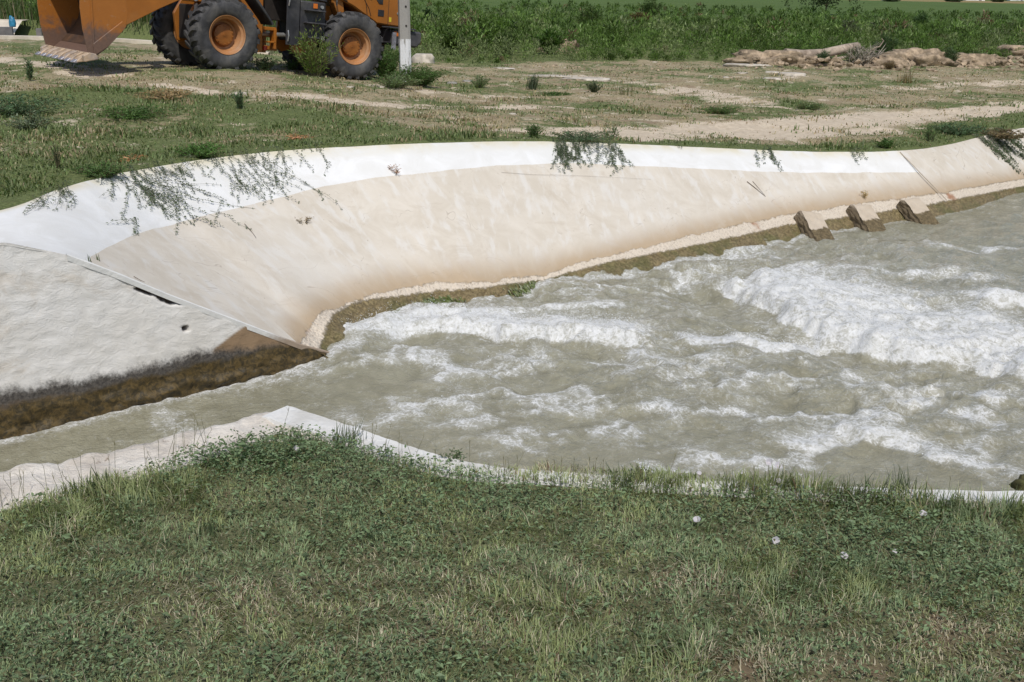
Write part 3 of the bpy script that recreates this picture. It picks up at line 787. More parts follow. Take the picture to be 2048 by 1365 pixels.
BREAK = [  # crest line, width in front, width behind, height, foam, length fade
    ([(742, 702), (775, 680), (830, 672), (900, 668), (960, 675), (1030, 684), (1100, 682), (1160, 684), (1240, 690), (1320, 698)], .10, .55, .19, 1.0),
    ([(752, 690), (780, 664), (830, 650), (890, 640)], .12, .40, .10, .85),
    ([(1430, 572), (1480, 592), (1530, 614), (1600, 648), (1680, 684), (1760, 700), (1840, 715), (1920, 732), (2048, 762), (2200, 810)], .10, 1.05, .24, 1.05),
    ([(1500, 560), (1560, 575), (1650, 610), (1760, 640), (1900, 670), (2080, 690)], .25, .9, .12, .80),
    ([(1335, 700), (1420, 692), (1500, 696), (1560, 706), (1640, 692), (1700, 684), (1740, 690)], .07, .20, .07, .85),
    ([(1585, 915), (1650, 893), (1720, 885), (1780, 893), (1850, 915), (1900, 940)], .06, .22, .05, .75),
    ([(1985, 620), (2030, 612), (2090, 630), (2150, 660)], .08, .30, .14, .95),
    ([(1000, 640), (1080, 628), (1180, 622), (1250, 618)], .06, .15, .05, .55),
    ([(900, 655), (990, 640), (1060, 652), (1130, 648)], .08, .18, .05, .6)]
for pts, wf, wbk, H, fo in BREAK:
    P = smooth_curve(wp(pts), 40); d, s, al = seg_dist(WX + .07 * nA + .05 * nB + .014 * nC, WY + .06 * nA + .04 * nB + .014 * nC, P)
    sd = d * s                                        # left of the line (positive) lies behind the crest
    endf = sm(0, .12, al) * sm(1, .88, al)
    pr = np.where(sd < 0, np.exp(-(sd / wf) ** 2), np.exp(-(sd / (wbk * .75)) ** 2))
    hgt += .62 * H * pr * (.35 + .65 * endf) * (.9 + .12 * nB + .1 * nA)
    fm = np.where(sd < 0, sm(wf * 2.0, wf * .9, -sd), 1 - .75 * sm(wbk * .15, wbk * 1.7, sd))
    foam = np.maximum(foam, fo * fm * np.clip(.25 + endf, 0, 1) * np.clip(1.0 + .30 * nA + .25 * nB, .3, 1.3) * (d < wbk * 2))
# dark smooth trough in front of the big breaker
P = smooth_curve(wp([(1380, 580), (1500, 650), (1640, 690), (1780, 725)]), 30); d, s, al = seg_dist(WX, WY, P)
hgt -= .09 * np.exp(-(d / .35) ** 2)
STREAK = [[(690, 745), (820, 715), (900, 712)], [(900, 770), (960, 745), (1050, 727), (1130, 732)], [(640, 880), (720, 850), (800, 826), (900, 806), (1000, 795)],
          [(740, 866), (860, 818), (960, 800), (1080, 798), (1180, 802), (1260, 800)], [(880, 876), (930, 852), (980, 826)], [(1000, 802), (1120, 816), (1230, 826)],
          [(1250, 832), (1330, 830), (1400, 834), (1480, 824), (1510, 842)], [(1320, 945), (1430, 926), (1560, 936), (1620, 950)], [(1150, 868), (1240, 870), (1320, 876)],
          [(1700, 770), (1820, 795), (1940, 800), (2060, 806)], [(1880, 842), (1960, 838), (1990, 862), (1950, 880)], [(1650, 735), (1750, 770), (1830, 780)],
          [(1200, 740), (1300, 752), (1400, 740), (1480, 720)], [(1420, 790), (1520, 770), (1640, 775)], [(290, 800), (380, 778), (480, 764), (600, 752), (690, 732)],
          [(120, 850), (230, 822), (330, 800)], [(280, 830), (345, 850), (380, 862), (450, 852)], [(1640, 540), (1760, 548), (1900, 556), (2048, 566)],
          [(1830, 486), (1920, 500), (2048, 498)], [(1700, 600), (1860, 600), (1990, 610)], [(1100, 600), (1220, 586), (1330, 590)], [(1440, 520), (1520, 512), (1580, 530)],
          [(1250, 700), (1330, 730), (1320, 760)], [(1000, 705), (1020, 740), (990, 770)], [(1900, 890), (1960, 905), (2000, 950), (2040, 965)], [(1740, 840), (1720, 880)],
          [(1550, 850), (1650, 842), (1740, 850), (1800, 846)], [(830, 706), (900, 740), (960, 760)], [(960, 900), (1050, 880), (1100, 900)], [(1340, 570), (1420, 560), (1500, 556)]]
for k, pts in enumerate(STREAK):
    P = smooth_curve(wp(pts), 24); d, s, al = seg_dist(WX + .22 * nB + .05 * nC, WY + .22 * fbm(WX * 3 + 9, WY * 3, 3, 140), P)
    wd = .05 + .05 * ((k * 37) % 5) / 4
    e = np.exp(-(d / wd) ** 2) * .32 + np.exp(-(d / (wd * 3.5)) ** 2) * .27
    foam = np.maximum(foam, e * sm(0, .1, al + .04) * sm(1.04, .85, al) * (1 + .35 * nB))
    hgt += .018 * np.exp(-(d / .12) ** 2)
rough_f = basin * (1 - .75 * tail)
# foam lace left by the turbulence, gathered on the wave backs
lace = np.abs(fbm(wx2 * 1.5, wy2 * 1.5, 4, 110)); foam = np.maximum(foam, rough_f * (.16 + .24 * sm(.16, .0, lace) * sm(-.35, .3, nA) + .14 * nB))
foam = np.maximum(foam, .10 * sm(.12, .0, np.abs(fbm(wx2 * 1.2 + 5, wy2 * 1.2, 4, 111))) + .22 * sm(.08, .0, np.abs(fbm(wx2 * .9 + 5, wy2 * 2.1, 4, 112))))
# lapping along the far walls
_cs = sm(.5, 2.8, AX + .3 * BX); foam = foam * (.62 + .38 * _cs); hgt *= (.55 + .45 * _cs)
foam = np.maximum(foam, .5 * sm(.16, .02, d1 + .05 * nB) * (1 - .6 * tail)); foam = np.clip(foam, 0, 1.15)
fmask = sm(.55, .95, foam)
hgt += fmask * (.006 * np.abs(nC) + .007 * nD + .004 * nC + .006 * nB)
# the downstream water, past the blocks, settles
hgt += .075 * np.exp(-((WX - HB[0] - .1) ** 2 + (WY - HB[1]) ** 2) / .20)
WZ = ZW + hgt
idx = -np.ones(WX.shape, np.int64); Fq = grid_faces(*WX.shape)
kf = ins.ravel()[Fq].all(1); Fq = Fq[kf]; used = np.unique(Fq); remap = np.full(WX.size, -1); remap[used] = np.arange(len(used)); Fq = remap[Fq]
g = NG('river_water'); P = g.pos(); fo = g.attr('foam')
wn = g.noise(4, 5, .6, .7, P); sk = g.pos((1, 1, 1), (0, 0, -math.atan2(HD[1], HD[0])))
l1 = g.noise(7.0, 7, .70, 1.4, sk); l2 = g.noise(26, 6, .72, .8, sk)
vor = g.n('TexVoronoi', {'Vector': g.n('VectorMath', {0: sk, 1: g.n('TexNoise', {'Vector': sk, 'Scale': 5.0, 'Detail': 4.0}).outputs[1]}, operation='ADD').outputs[0], 'Scale': 7.0}, feature='DISTANCE_TO_EDGE').outputs[0]
lace_ = g.ramp(vor, .16, .0)
tex = g.math('ADD', g.math('MULTIPLY', l1, .55), g.math('ADD', g.math('MULTIPLY', l2, .40), g.math('MULTIPLY', lace_, .24)))   # about 0.3..0.9
thr = g.math('SUBTRACT', g.math('ADD', g.math('MULTIPLY', fo, .92), tex), .86)
fm = g.ramp(thr, -.16, .42)
soft = g.math('MULTIPLY', g.ramp(g.math('ADD', fo, g.math('MULTIPLY', g.math('SUBTRACT', l1, .5), .8)), .03, .7), .46)
torn = g.noise(3.6, 8, .72, 1.6, sk)
fm = g.math('MULTIPLY', g.math('MAXIMUM', fm, soft), g.ramp(g.math('ADD', torn, g.math('MULTIPLY', g.math('SUBTRACT', l2, .5), .5)), .32, .54, .42, 1.0))
fm = g.math('MINIMUM', fm, 1.0)
wc = g.mix(g.ramp(wn, .3, .7), (0.235, 0.222, 0.155), (0.305, 0.29, 0.21))
b1 = g.n('BsdfPrincipled', {'Base Color': wc, 'Roughness': .05, 'IOR': 1.33, 'Specular IOR Level': .5})
hb = g.math('ADD', g.math('MULTIPLY', g.noise(16, 4, .6, .6, sk), 1.0), g.math('MULTIPLY', g.noise(48, 4, .6, .5, sk), .45))
g.t.links.new(g.bump(hb, .8, .035), b1.inputs['Normal'])
fc = g.mix(g.ramp(l2, .3, .7), (0.64, 0.64, 0.605), (0.87, 0.875, 0.88))
b2 = g.n('BsdfPrincipled', {'Base Color': fc, 'Roughness': .55, 'Specular IOR Level': .3})
g.t.links.new(g.bump(g.math('ADD', l2, g.noise(70, 4, .7, .2, P)), .7, .022), b2.inputs['Normal'])
mx = g.n('MixShader', {0: fm, 1: b1.outputs[0], 2: b2.outputs[0]}); g.t.links.new(mx.outputs[0], g.out.inputs[0]); M_water = g.mat
WV = np.stack([WX, WY, WZ], -1).reshape(-1, 3)
o = mesh_np('water', WV[used], Fq, M_water, None, {'foam': foam.ravel()[used]}, True); o['kind'] = 'structure'
# thrown drops over the breakers, plus flat-lying white specks painting sparkle on the water
cand = np.where(ins.ravel() & (foam.ravel() > .85))[0]
dv = []; df = []
n = 12000; pick = np.r_[rng.choice(cand, 10000), rng.choice(np.where(ins.ravel() & (foam.ravel() > .28))[0], 2000)]
g = NG('spray_drop'); g.bsdf((.82, .83, .84), .3); M_drop = g.mat
tet = np.array([(1, 1, 1), (-1, -1, 1), (-1, 1, -1), (1, -1, -1), (0, 0, 1.6)]) * .6
octv = np.array([(1, 0, 0), (-1, 0, 0), (0, 1, 0), (0, -1, 0), (0, 0, 1), (0, 0, -1)], float)
octf = np.array([(0, 2, 4), (2, 1, 4), (1, 3, 4), (3, 0, 4), (2, 0, 5), (1, 2, 5), (3, 1, 5), (0, 3, 5)])
pc = WV[pick] + np.c_[rng.normal(0, .05, (n, 2)), np.abs(rng.normal(0.0, .06, n) * rng.rand(n)) * (np.arange(n) < 10000) + .004]
rs = rng.uniform(.001, .0042, n) * rng.uniform(.5, 1.3, n)
V = (pc[:, None, :] + octv[None] * rs[:, None, None] * rng.uniform(.6, 1.6, (n, 1, 3))).reshape(-1, 3)
F = (octf[None] + (np.arange(n) * 6)[:, None, None]).reshape(-1, 3)
o = mesh_np('spray', V, F, M_drop, None, None, True); o['kind'] = 'stuff'; o['label'] = 'white spray thrown up above the breaking waves, and white specks as sparkle on the water'
# ------------------------------------------------------------------ wheel loader
M_or = simple('orange_paint', (0.33, 0.115, 0.014), .42, .10, 1.4, dust=(0.34, 0.19, 0.08), dust_amt=.35, bump=.0015)
g = NG('bucket_paint'); O = g.obj(); zz = g.n('SeparateXYZ', {0: O}).outputs[2]
n1 = g.noise(3.2, 6, .7, .9, O)
c = g.mix(n1, (0.28, 0.095, 0.012), (0.37, 0.135, 0.02))
c = g.mix(g.math('MULTIPLY', g.ramp(g.noise(9, 6, .75, .6, O), .58, .70), .5), c, (0.34, 0.24, 0.17))
c = g.mix(g.ramp(g.math('ADD', zz, g.math('MULTIPLY', g.math('SUBTRACT', n1, .5), 1.1)), .78, .42), c, g.mix(g.noise(20, 5, .7, .5, O), (0.075, 0.045, 0.035), (0.20, 0.12, 0.085)))
g.bsdf(c, .5, g.bump(g.noise(30, 4, .6, 0, O), .3, .004)); M_bkt = g.mat
M_lip = simple('worn_lip', (0.42, 0.31, 0.21), .6, .3, 6, dust=(0.25, 0.24, 0.26), dust_amt=.6, bump=.004)
M_steel = simple('worn_steel', (0.30, 0.30, 0.35), .45, .3, 8, metal=.35, dust=(0.33, 0.26, 0.2), dust_amt=.5)
M_rub = simple('tyre_rubber', (0.038, 0.038, 0.041), .75, .35, 5, dust=(0.16, 0.15, 0.135), dust_amt=.5, bump=.004)
M_rim = simple('rim_paint', (0.38, 0.17, 0.06), .5, .15, 4, dust=(0.45, 0.30, 0.19), dust_amt=.5)
M_hub = simple('shaded_hub_paint', (0.24, 0.08, 0.010), .5, .2, 5, dust=(0.3, 0.15, 0.05), dust_amt=.5)  # darker than the rim: shade of the wheel recess put into the colour
M_blk = simple('black_paint', (0.022, 0.022, 0.026), .5, .3, 3, dust=(0.13, 0.125, 0.12), dust_amt=.55)
M_dark = simple('near_black', (0.018, 0.013, 0.010), .8, .4, 5)  # near-black colour for hoses, pins and the dark insides of the machine
M_gry = simple('grey_bumper', (0.05, 0.05, 0.058), .55, .2, 3, dust=(0.16, 0.15, 0.14), dust_amt=.4)
M_yel = simple('yellow_sticker', (0.65, 0.50, 0.03), .4, .1)
M_line = simple('dark_stripe', (0.045, 0.022, 0.010), .4, .1)
M_glass = simple('tinted_glass', (0.02, 0.03, 0.04), .08, .1)
M_lamp = simple('amber_lens', (0.6, 0.16, 0.02), .25, .05)
M_red = simple('red_lens', (0.45, 0.04, 0.02), .25, .05)
M_alu = simple('bare_metal', (0.42, 0.42, 0.42), .35, .1, metal=.6)

pf = LPF; pr_ = LPR
Fv = np.array([pf[0] - pr_[0], pf[1] - pr_[1], pf[2] - pr_[2]]); WB = float(np.linalg.norm(Fv))
Fv = Fv / WB; Lv = np.cross([0, 0, 1.0], Fv); Lv /= np.linalg.norm(Lv); Uv = np.cross(Fv, Lv)
yaw = math.radians(-2.0)
YW = 0.93                                             # wheel centre plane, left side
KS = 1.50 / 1.62
loader = empty('wheel_loader', (0, 0, 0), 'orange wheel loader parked on the dirt with its bucket tipped to the ground', 'wheel loader')
Mx = Matrix.Identity(4)
org = np.array(pf) - Lv * YW
for i in range(3): Mx[i][0] = Fv[i]; Mx[i][1] = Lv[i]; Mx[i][2] = Uv[i]; Mx[i][3] = org[i]
loader.matrix_world = Mx
RW = 0.74
def lug_ring(mb, R, n, y0, y1, sgn, off):
    """deep tread lugs: slanted bars from the shoulder to the centre line"""
    bm = mb.bm
    for k in range(n):
        a = 2 * PI * (k + off) / n; sw = 2 * PI / n * .42; da = 2 * PI / n * .62
        def pt(r, y, an): return bm.verts.new((r * math.sin(an), y, r * math.cos(an)))
        secs = []
        for (y, h, aa) in [(y0, R - .005, a + da), ((y0 * .55 + y1 * .45), R + .002, a + da * .35), (y1 - .05 * sgn, R - .004, a + da * .1), (y1, R - .040, a + da * .08), (y1 + .006 * sgn, R - .15, a + da * .02)]:
            b = R - .065 if abs(y) < abs(y1) - .01 else h - .07
            secs.append([pt(b, y, aa - sw * .62), pt(h, y, aa - sw * .5), pt(h, y, aa + sw * .5), pt(b, y, aa + sw * .62)])
        for p, q in zip(secs, secs[1:]):
            for i in range(4): bm.faces.new((p[i], p[(i + 1) % 4], q[(i + 1) % 4], q[i]))
        bm.faces.new(secs[0]); bm.faces.new(secs[-1][::-1])
def make_wheel():
    W = .25; RR = .385
    rim = MB().lathe([(RR + .012, W - .02), (RR, W + .004), (RR - .012, W - .004), (RR - .02, W - .05), (RR - .065, W - .07), (RR - .07, W - .13), (RR - .085, W - .17),
                      (RR - .09, W - .27), (.20, W - .29), (.20, -W + .02), (RR, -W)], 48).build('wheel', M_rim, None, 0, True)
    t = MB()
    t.lathe([(RR + .004, W - .015), (RR + .03, W + .012), (RR + .09, W + .032), (RR + .17, W + .038), (RR + .25, W + .022), (RW - .085, W + .004), (RW - .062, W - .03),
             (RW - .055, 0), (RW - .062, -W + .03), (RW - .085, -W - .004), (RR + .25, -W - .022), (RR + .13, -W - .038), (RR + .03, -W - .012), (RR, -W + .02)], 56)
    lug_ring(t, RW, 22, .0, W + .012, 1, 0); lug_ring(t, RW, 22, .0, -W - .012, -1, .5)
    ty = t.build('tyre', M_rub, rim, 0, True)
    h = MB().lathe([(0, W - .165), (.16, W - .168), (.205, W - .18), (.215, W - .21), (.215, W - .27), (.25, W - .275), (.25, W - .29)], 40)
    for k in range(14):
        a = 2 * PI * k / 14
        h.tube([(.178 * math.cos(a), W - .18, .178 * math.sin(a)), (.178 * math.cos(a), W - .152, .178 * math.sin(a))], .014, 6)
    h.tube([(0, W - .17, 0), (0, W - .156, 0)], .03, 8)
    hb = h.build('hub', M_hub, rim, 0, True)
    return rim
wheel0 = make_wheel()
def put_wheel(x, side, first=False, turn=0.0, spin=0.0):
    if first: wl = wheel0
    else:
        wl = wheel0.copy(); COL.objects.link(wl)
        for ch in list(wheel0.children):
            c = ch.copy(); COL.objects.link(c); c.parent = wl
    wl.parent = loader
    wl.location = (x, side * YW, RW - .03)
    wl.rotation_euler = (0, spin, (0 if side > 0 else PI) + turn)
# all four wheels of the machine
put_wheel(0, 1, True, spin=.3)
put_wheel(0, -1, spin=1.1); put_wheel(-WB, 1, turn=math.radians(-5), spin=.7); put_wheel(-WB, -1, turn=math.radians(-5), spin=2.0)

def pp_(prof, y0, y1, name, mat, bevel=.012): return MB().poly_prism(prof, y0, y1).build(name, mat, loader, bevel)
# ---- bucket (tipped forward, lip on the ground); local x forward of the front axle
BX = 2.72; BW = 1.30
BZ = 0.02
def bp(x, z): return (BX + x * .82, z * .94 + BZ)
shell = [(-.02, .06), (-.30, .26), (-.62, .60), (-.74, .80), (-.78, 1.00), (-.72, 1.22), (-.56, 1.42), (-.30, 1.58), (.02, 1.68), (.28, 1.70)]
out = []; inn = []
for i, (x, z) in enumerate(shell):
    out.append(bp(x, z))
    nx, nz_ = (shell[min(i + 1, 9)][0] - shell[max(i - 1, 0)][0]), (shell[min(i + 1, 9)][1] - shell[max(i - 1, 0)][1])
    L = math.hypot(nx, nz_); inn.append(bp(x + nz_ / L * .035, z - nx / L * .035))
bs = pp_(out + inn[::-1], -BW, BW, 'bucket', M_bkt, .004)
M_inside = simple('dark_bucket_inside', (0.085, 0.042, 0.020), .6, .35, 3, dust=(0.05, 0.04, 0.038), dust_amt=.8)
_in = [(q[0] + (.004 if k else 0), q[1] + .0) for k, q in enumerate(inn)]
_i2 = [(x + .010, z - .003) for x, z in _in]
MB().poly_prism(_in[1:-1] + _i2[1:-1][::-1], -BW + .002, BW - .002).build('inner_sheet', M_inside, bs)  # thin sheet, darker than the shell, over the bucket's inner face
def bpart(mb, name, mat, bevel=.006): return mb.build(name, mat, bs, bevel)
side_prof = [bp(*q) for q in [(.06, .03), (-.05, .09), (-.32, .28), (-.64, .61), (-.76, .80), (-.80, 1.00), (-.74, 1.23), (-.57, 1.44), (-.30, 1.60), (.02, 1.70), (.30, 1.72), (.26, 1.35), (.27, 1.0), (.22, .6), (.13, .25)]]
for sd in (1, -1):
    y0, y1 = (BW, BW + .03) if sd > 0 else (-BW - .03, -BW)
    bpart(MB().poly_prism(side_prof, y0, y1), 'side_plate', M_bkt, .004)
    ya, yb = (BW + .031, BW + .05) if sd > 0 else (-BW - .05, -BW - .031)
    bpart(MB().poly_prism([bp(*q) for q in [(-.03, .12), (.0, .34), (-.66, .82), (-.76, .74), (-.70, .66), (-.34, .31)]], ya, yb), 'wear_plate', M_bkt, .006)
    # stiffening rib on the plate
    bpart(MB().poly_prism([bp(*q) for q in [(-.04, .3), (.0, .3), (.08, 1.72), (.04, 1.72)]], ya, yb - .005 if sd > 0 else yb), 'rib', M_bkt, .003)
    yc, yd = (BW - .06, BW + .07) if sd > 0 else (-BW - .07, -BW + .06)
    bpart(MB().poly_prism([bp(*q) for q in [(.20, -.02), (.23, .10), (.10, .17), (-.06, .15), (-.12, .05)]], yc, yd), 'corner_guard', M_lip, .015)
bpart(MB().poly_prism([bp(*q) for q in [(.20, -.015), (.20, .02), (-.08, .15), (-.10, .105)]], -BW + .06, BW - .06), 'cutting_edge', M_lip, .004)
for k in range(7):
    y = -BW + .17 + k * (2 * BW - .34) / 6
    t = MB().poly_prism([bp(*q) for q in [(.33, -.045), (.33, -.015), (.20, .085), (.02, .16), (.0, .11), (.16, -.02)]], y - .105, y + .105).build('tooth', M_lip, bs, .012)
    MB().poly_prism([bp(*q) for q in [(.40, -.055), (.40, -.035), (.31, .022), (.285, -.05)]], y - .095, y + .095).build('tooth_tip', M_steel, bs, .01)
# ---- lift arms, cross tube, tilt lever
arm = [(2.06, .98), (2.22, .82), (2.20, .66), (2.02, .62), (1.75, .76), (1.15, 1.10), (.2, 1.58), (-.9, 2.20), (-.98, 2.48), (-.8, 2.62), (.3, 2.30), (1.2, 1.86), (1.7, 1.56)]
for sd in (1, -1):
    y0, y1 = (.50, .57) if sd > 0 else (-.57, -.50)
    a = pp_(arm, y0, y1, 'lift_arm', M_or, .01)
    if sd > 0:
        MB().poly_prism([(1.62, 1.50), (1.53, 1.44), (1.59, 1.33), (1.68, 1.40)], .571, .574).build('sticker', M_yel, a)
        MB().tube([(2.12, .40, .80), (2.12, .66, .80)], .085, 14).build('pin', M_dark, a)
MB().tube([(1.5, -.5, 1.55), (1.5, .5, 1.55)], .12, 14).build('cross_tube', M_or, loader)
pp_([(2.2, 1.55), (2.35, 1.5), (2.3, 1.3), (1.2, 1.75), (.55, 2.3), (.75, 2.42), (1.4, 2.05)], -.08, .08, 'tilt_lever', M_or)
# ---- front frame
ff = pp_([(.42, .50), (.50, 1.05), (.30, 1.42), (-.35, 1.65), (-.75, 2.35), (-1.05, 2.35), (-1.12, 1.5), (-1.12, .42), (-.8, .36), (-.3, .42)], .36, .46, 'front_frame', M_or)
MB().poly_prism([(.42, .50), (.50, 1.05), (.30, 1.42), (-.35, 1.65), (-.75, 2.35), (-1.05, 2.35), (-1.12, 1.5), (-1.12, .42), (-.8, .36), (-.3, .42)], -.46, -.36).build('side_plate', M_or, ff, .012)
MB().box(-1.0, .40, -.36, .36, .55, 1.25).build('inner_block', M_dark, ff, .02)
MB().tube([(0, -.7, .70), (0, .7, .70)], .17, 16).build('axle', M_hub, loader, 0, True)
MB().tube([(-WB, -.7, .70), (-WB, .7, .70)], .17, 16).build('axle', M_hub, loader, 0, True)
# head lamp bracket in front of the frame, over the far tyre
MB().box(.30, .62, .30, .62, 1.30, 1.42).build('lamp_bracket', M_or, loader, .02)
MB().tube([(.46, .62, 1.36), (.46, .66, 1.36)], .05, 12).build('marker_lamp', M_alu, loader)
# mudguard behind the front tyre
def guard(y0, y1): return MB().poly_prism([(-.36, 1.72), (-.95, 1.05), (-.99, .98), (-1.02, 1.02), (-.40, 1.80), (.15, 1.80), (.15, 1.74)], y0, y1)
for sd in (1, -1): guard(*((.62, 1.17) if sd > 0 else (-1.17, -.62))).build('mudguard', M_blk, loader, .01)
# ---- articulation joint
jb = MB().box(-1.55, -1.12, -.30, .30, .46, .56).build('hinge_plate', M_or, loader, .01)
MB().box(-1.55, -1.12, -.30, .30, .74, .82).build('hinge_lug', M_or, jb, .01)
MB().tube([(-1.33, .05, .40), (-1.33, .05, .95)], .07, 14).build('hinge_pin', M_rim, jb)
MB().box(-1.42, -1.36, .30, .52, .50, .92).build('bracket', M_or, jb, .008)
MB().box(-1.42, -1.16, .36, .50, .88, .95).build('bracket_arm', M_or, jb, .008)
MB().box(-1.40, -1.15, .40, .52, .62, .66).build('bracket_arm', M_or, jb, .008)
MB().tube([(-1.2, .42, .55), (-1.2, .42, .46)], .05, 10).build('grease_cup', M_red, jb)
for yy in (.30, -.30): MB().tube([(-.9, yy, .78), (-1.9, yy * .8, .82)], .045, 10).build('steering_ram', M_alu, loader)
for k, yy in enumerate((.2, .1, -.05, -.2)):
    MB().tube([(-1.0, yy, 1.2 + .1 * k), (-1.25, yy + .05, 1.0 + .12 * k), (-1.7, yy, 1.25 + .08 * k)], .022, 6).build('hose', M_dark, loader, 0, True)
pp_([(-1.15, 1.1), (-1.85, 1.1), (-1.85, 1.65), (-1.15, 1.65)], -.35, .30, 'inner_housing', M_dark)  # near-black block stands for the shaded cavity behind the joint
# ---- rear frame and engine hood
rf = pp_([(-1.85, .50), (-1.88, 1.30), (-2.4, 1.55), (-4.35, 1.35), (-4.35, .85), (-3.9, .72), (-2.6, .60), (-2.0, .45)], .34, .44, 'rear_frame', M_or)
MB().poly_prism([(-1.85, .50), (-1.88, 1.30), (-2.4, 1.55), (-4.35, 1.35), (-4.35, .85), (-3.9, .72), (-2.6, .60), (-2.0, .45)], -.44, -.34).build('side_plate', M_or, rf, .012)
MB().box(-4.3, -1.9, -.34, .34, .7, 1.3).build('engine_block', M_dark, rf, .02)
hood = pp_([(-2.52, 1.95), (-2.62, 1.74), (-2.95, 1.62), (-3.1, 1.57), (-3.75, 1.25), (-4.50, 1.22), (-4.62, 1.25), (-4.62, 2.05), (-4.5, 2.14), (-2.52, 2.45)], -.80, .80, 'engine_hood', M_or, .03)
def hpart(prof, name, mat, y=.80, t=.012, bev=.004): return MB().poly_prism(prof, y + .001, y + t).build(name, mat, hood, bev)
def stripe(pts, w=.018, y=.801):
    m_ = MB(); m_.tube([(x, y, z) for x, z in pts], w * .5, 5); return m_.build('panel_seam', M_line, hood)
stripe([(-2.78, 2.4), (-2.92, 1.72)]); stripe([(-2.80, 2.15), (-3.05, 2.05), (-3.30, 1.86), (-3.52, 1.56), (-3.58, 1.40)])
stripe([(-3.36, 1.86), (-3.45, 1.62), (-3.48, 1.42)]); stripe([(-4.04, 2.2), (-4.04, 1.25)], .012); stripe([(-4.25, 2.2), (-4.32, 1.95), (-4.36, 1.88)], .03); stripe([(-4.38, 2.2), (-4.44, 1.95), (-4.46, 1.8)], .02)
stripe([(-2.60, 1.80), (-2.95, 1.65)], .05)
hpart([(-3.62, 2.3), (-3.62, 1.86), (-3.78, 1.68), (-3.88, 1.68), (-3.88, 2.3)], 'air_vent', M_blk)
hpart([(-3.76, 1.42), (-3.92, 1.42), (-3.92, 1.56), (-3.76, 1.56)], 'grille', M_blk)
hpart([(-4.07, 1.32), (-4.13, 1.32), (-4.13, 1.42), (-4.07, 1.42)], 'sticker', M_yel, t=.004, bev=0)
hpart([(-4.30, 1.58), (-4.40, 1.62), (-4.38, 1.76), (-4.42, 1.86), (-4.34, 1.86), (-4.30, 1.76)], 'sticker', M_yel, t=.004, bev=0)
hpart([(-4.38, 1.24), (-4.56, 1.24), (-4.56, 1.46), (-4.38, 1.46)], 'tail_panel', M_blk)
for xx in (-4.30, -4.42): MB().tube([(xx, .80, 1.52), (xx, .825, 1.52)], .03, 12).build('latch', M_alu, hood)
MB().tube([(-3.50, .82, 2.3), (-3.50, .88, 2.2), (-3.50, .88, 1.90), (-3.44, .82, 1.86)], .022, 6).build('grab_handle', M_or, hood, 0, True)
# ---- counterweight and rear step
cwt = MB().poly_prism([(-4.05, .82), (-4.72, .80), (-4.84, .92), (-4.84, 1.16), (-4.05, 1.18)], -1.05, 1.05).build('counterweight', M_gry, loader, .04)
MB().box(-4.62, -3.90, .78, 1.12, 1.185, 1.215).build('step_plate', M_gry, cwt, .006)
MB().box(-4.22, -4.06, 1.051, 1.06, 1.02, 1.12).build('side_marker', M_lamp, cwt, .004)
MB().tube([(-3.98, 1.0, 1.16), (-4.02, 1.04, 1.02), (-4.0, 1.02, .86)], .02, 6).build('cable', M_blk, cwt, 0, True)
MB().poly_prism([(-4.0, .72), (-4.12, .72), (-4.12, 1.1), (-4.02, 1.1)], 1.055, 1.07).build('mud_flap', M_steel, cwt)
# ---- ladder, tanks and cab on the left
lad = MB().box(-1.68, -1.38, 1.00, 1.03, .62, 1.68).build('ladder_plate', M_blk, loader, .008)
for z0, z1 in ((1.42, 1.62), (.70, .92)): MB().tube([(-1.41, 1.05, z0), (-1.41, 1.08, (z0 + z1) / 2), (-1.41, 1.05, z1)], .016, 6).build('hand_rail', M_alu, lad, 0, True)
tank = MB().box(-2.34, -1.72, .45, .98, .72, 1.56).build('fuel_tank', M_blk, loader, .03)
for z in (.80, 1.10, 1.36): MB().box(-2.24, -1.80, .98, 1.16, z, z + .03).build('step', M_gry, tank, .006)
MB().box(-2.22, -2.14, 1.161, 1.17, .78, .86).build('step_end', M_alu, tank, .004)
MB().box(-2.12, -2.02, .985, 1.0, 1.42, 1.52).build('lamp', M_lamp, tank, .004)
MB().tube([(-2.22, .985, 1.46), (-2.22, 1.03, 1.46)], .035, 10).build('filler_cap', M_alu, tank)
cab = MB().poly_prism([(-1.30, 1.70), (-2.45, 1.62), (-2.53, 1.75), (-2.50, 2.10), (-1.25, 2.10)], -.75, .82).build('cab', M_blk, loader, .02)
MB().poly_prism([(-1.32, 1.672), (-2.42, 1.592), (-2.42, 1.615), (-1.32, 1.695)], .74, .86).build('sill', M_gry, cab, .004)
MB().poly_prism([(-1.46, 2.10), (-1.30, 2.8), (-1.45, 3.15), (-2.55, 3.15), (-2.62, 2.10)], -.70, .76).build('window', M_glass, cab, .02)
MB().poly_prism([(-1.35, 3.15), (-1.45, 3.28), (-2.62, 3.28), (-2.66, 3.15)], -.78, .84).build('roof', M_or, cab, .02)
for x0, x1 in ((-1.46, -1.38), (-2.02, -2.06), (-2.60, -2.62)):
    MB().tube([(x0, .77, 2.08), (x1, .77, 3.16)], .03, 6).build('pillar', M_blk, cab)
MB().tube([(-2.70, .80, 1.55), (-2.62, .92, 1.72), (-2.52, .92, 2.1)], .018, 6).build('mirror_rail', M_alu, cab, 0, True)
MB().tube([(-3.6, .35, 2.3), (-3.6, .35, 3.0)], .06, 12).build('exhaust', M_blk, loader)
# inclined plate between cab and hood
pp_([(-2.70, 1.95), (-2.66, 1.60), (-2.86, 1.20), (-2.98, 1.15), (-2.92, 1.55), (-2.80, 1.95)], .50, .72, 'rear_mudguard', M_or, .01)

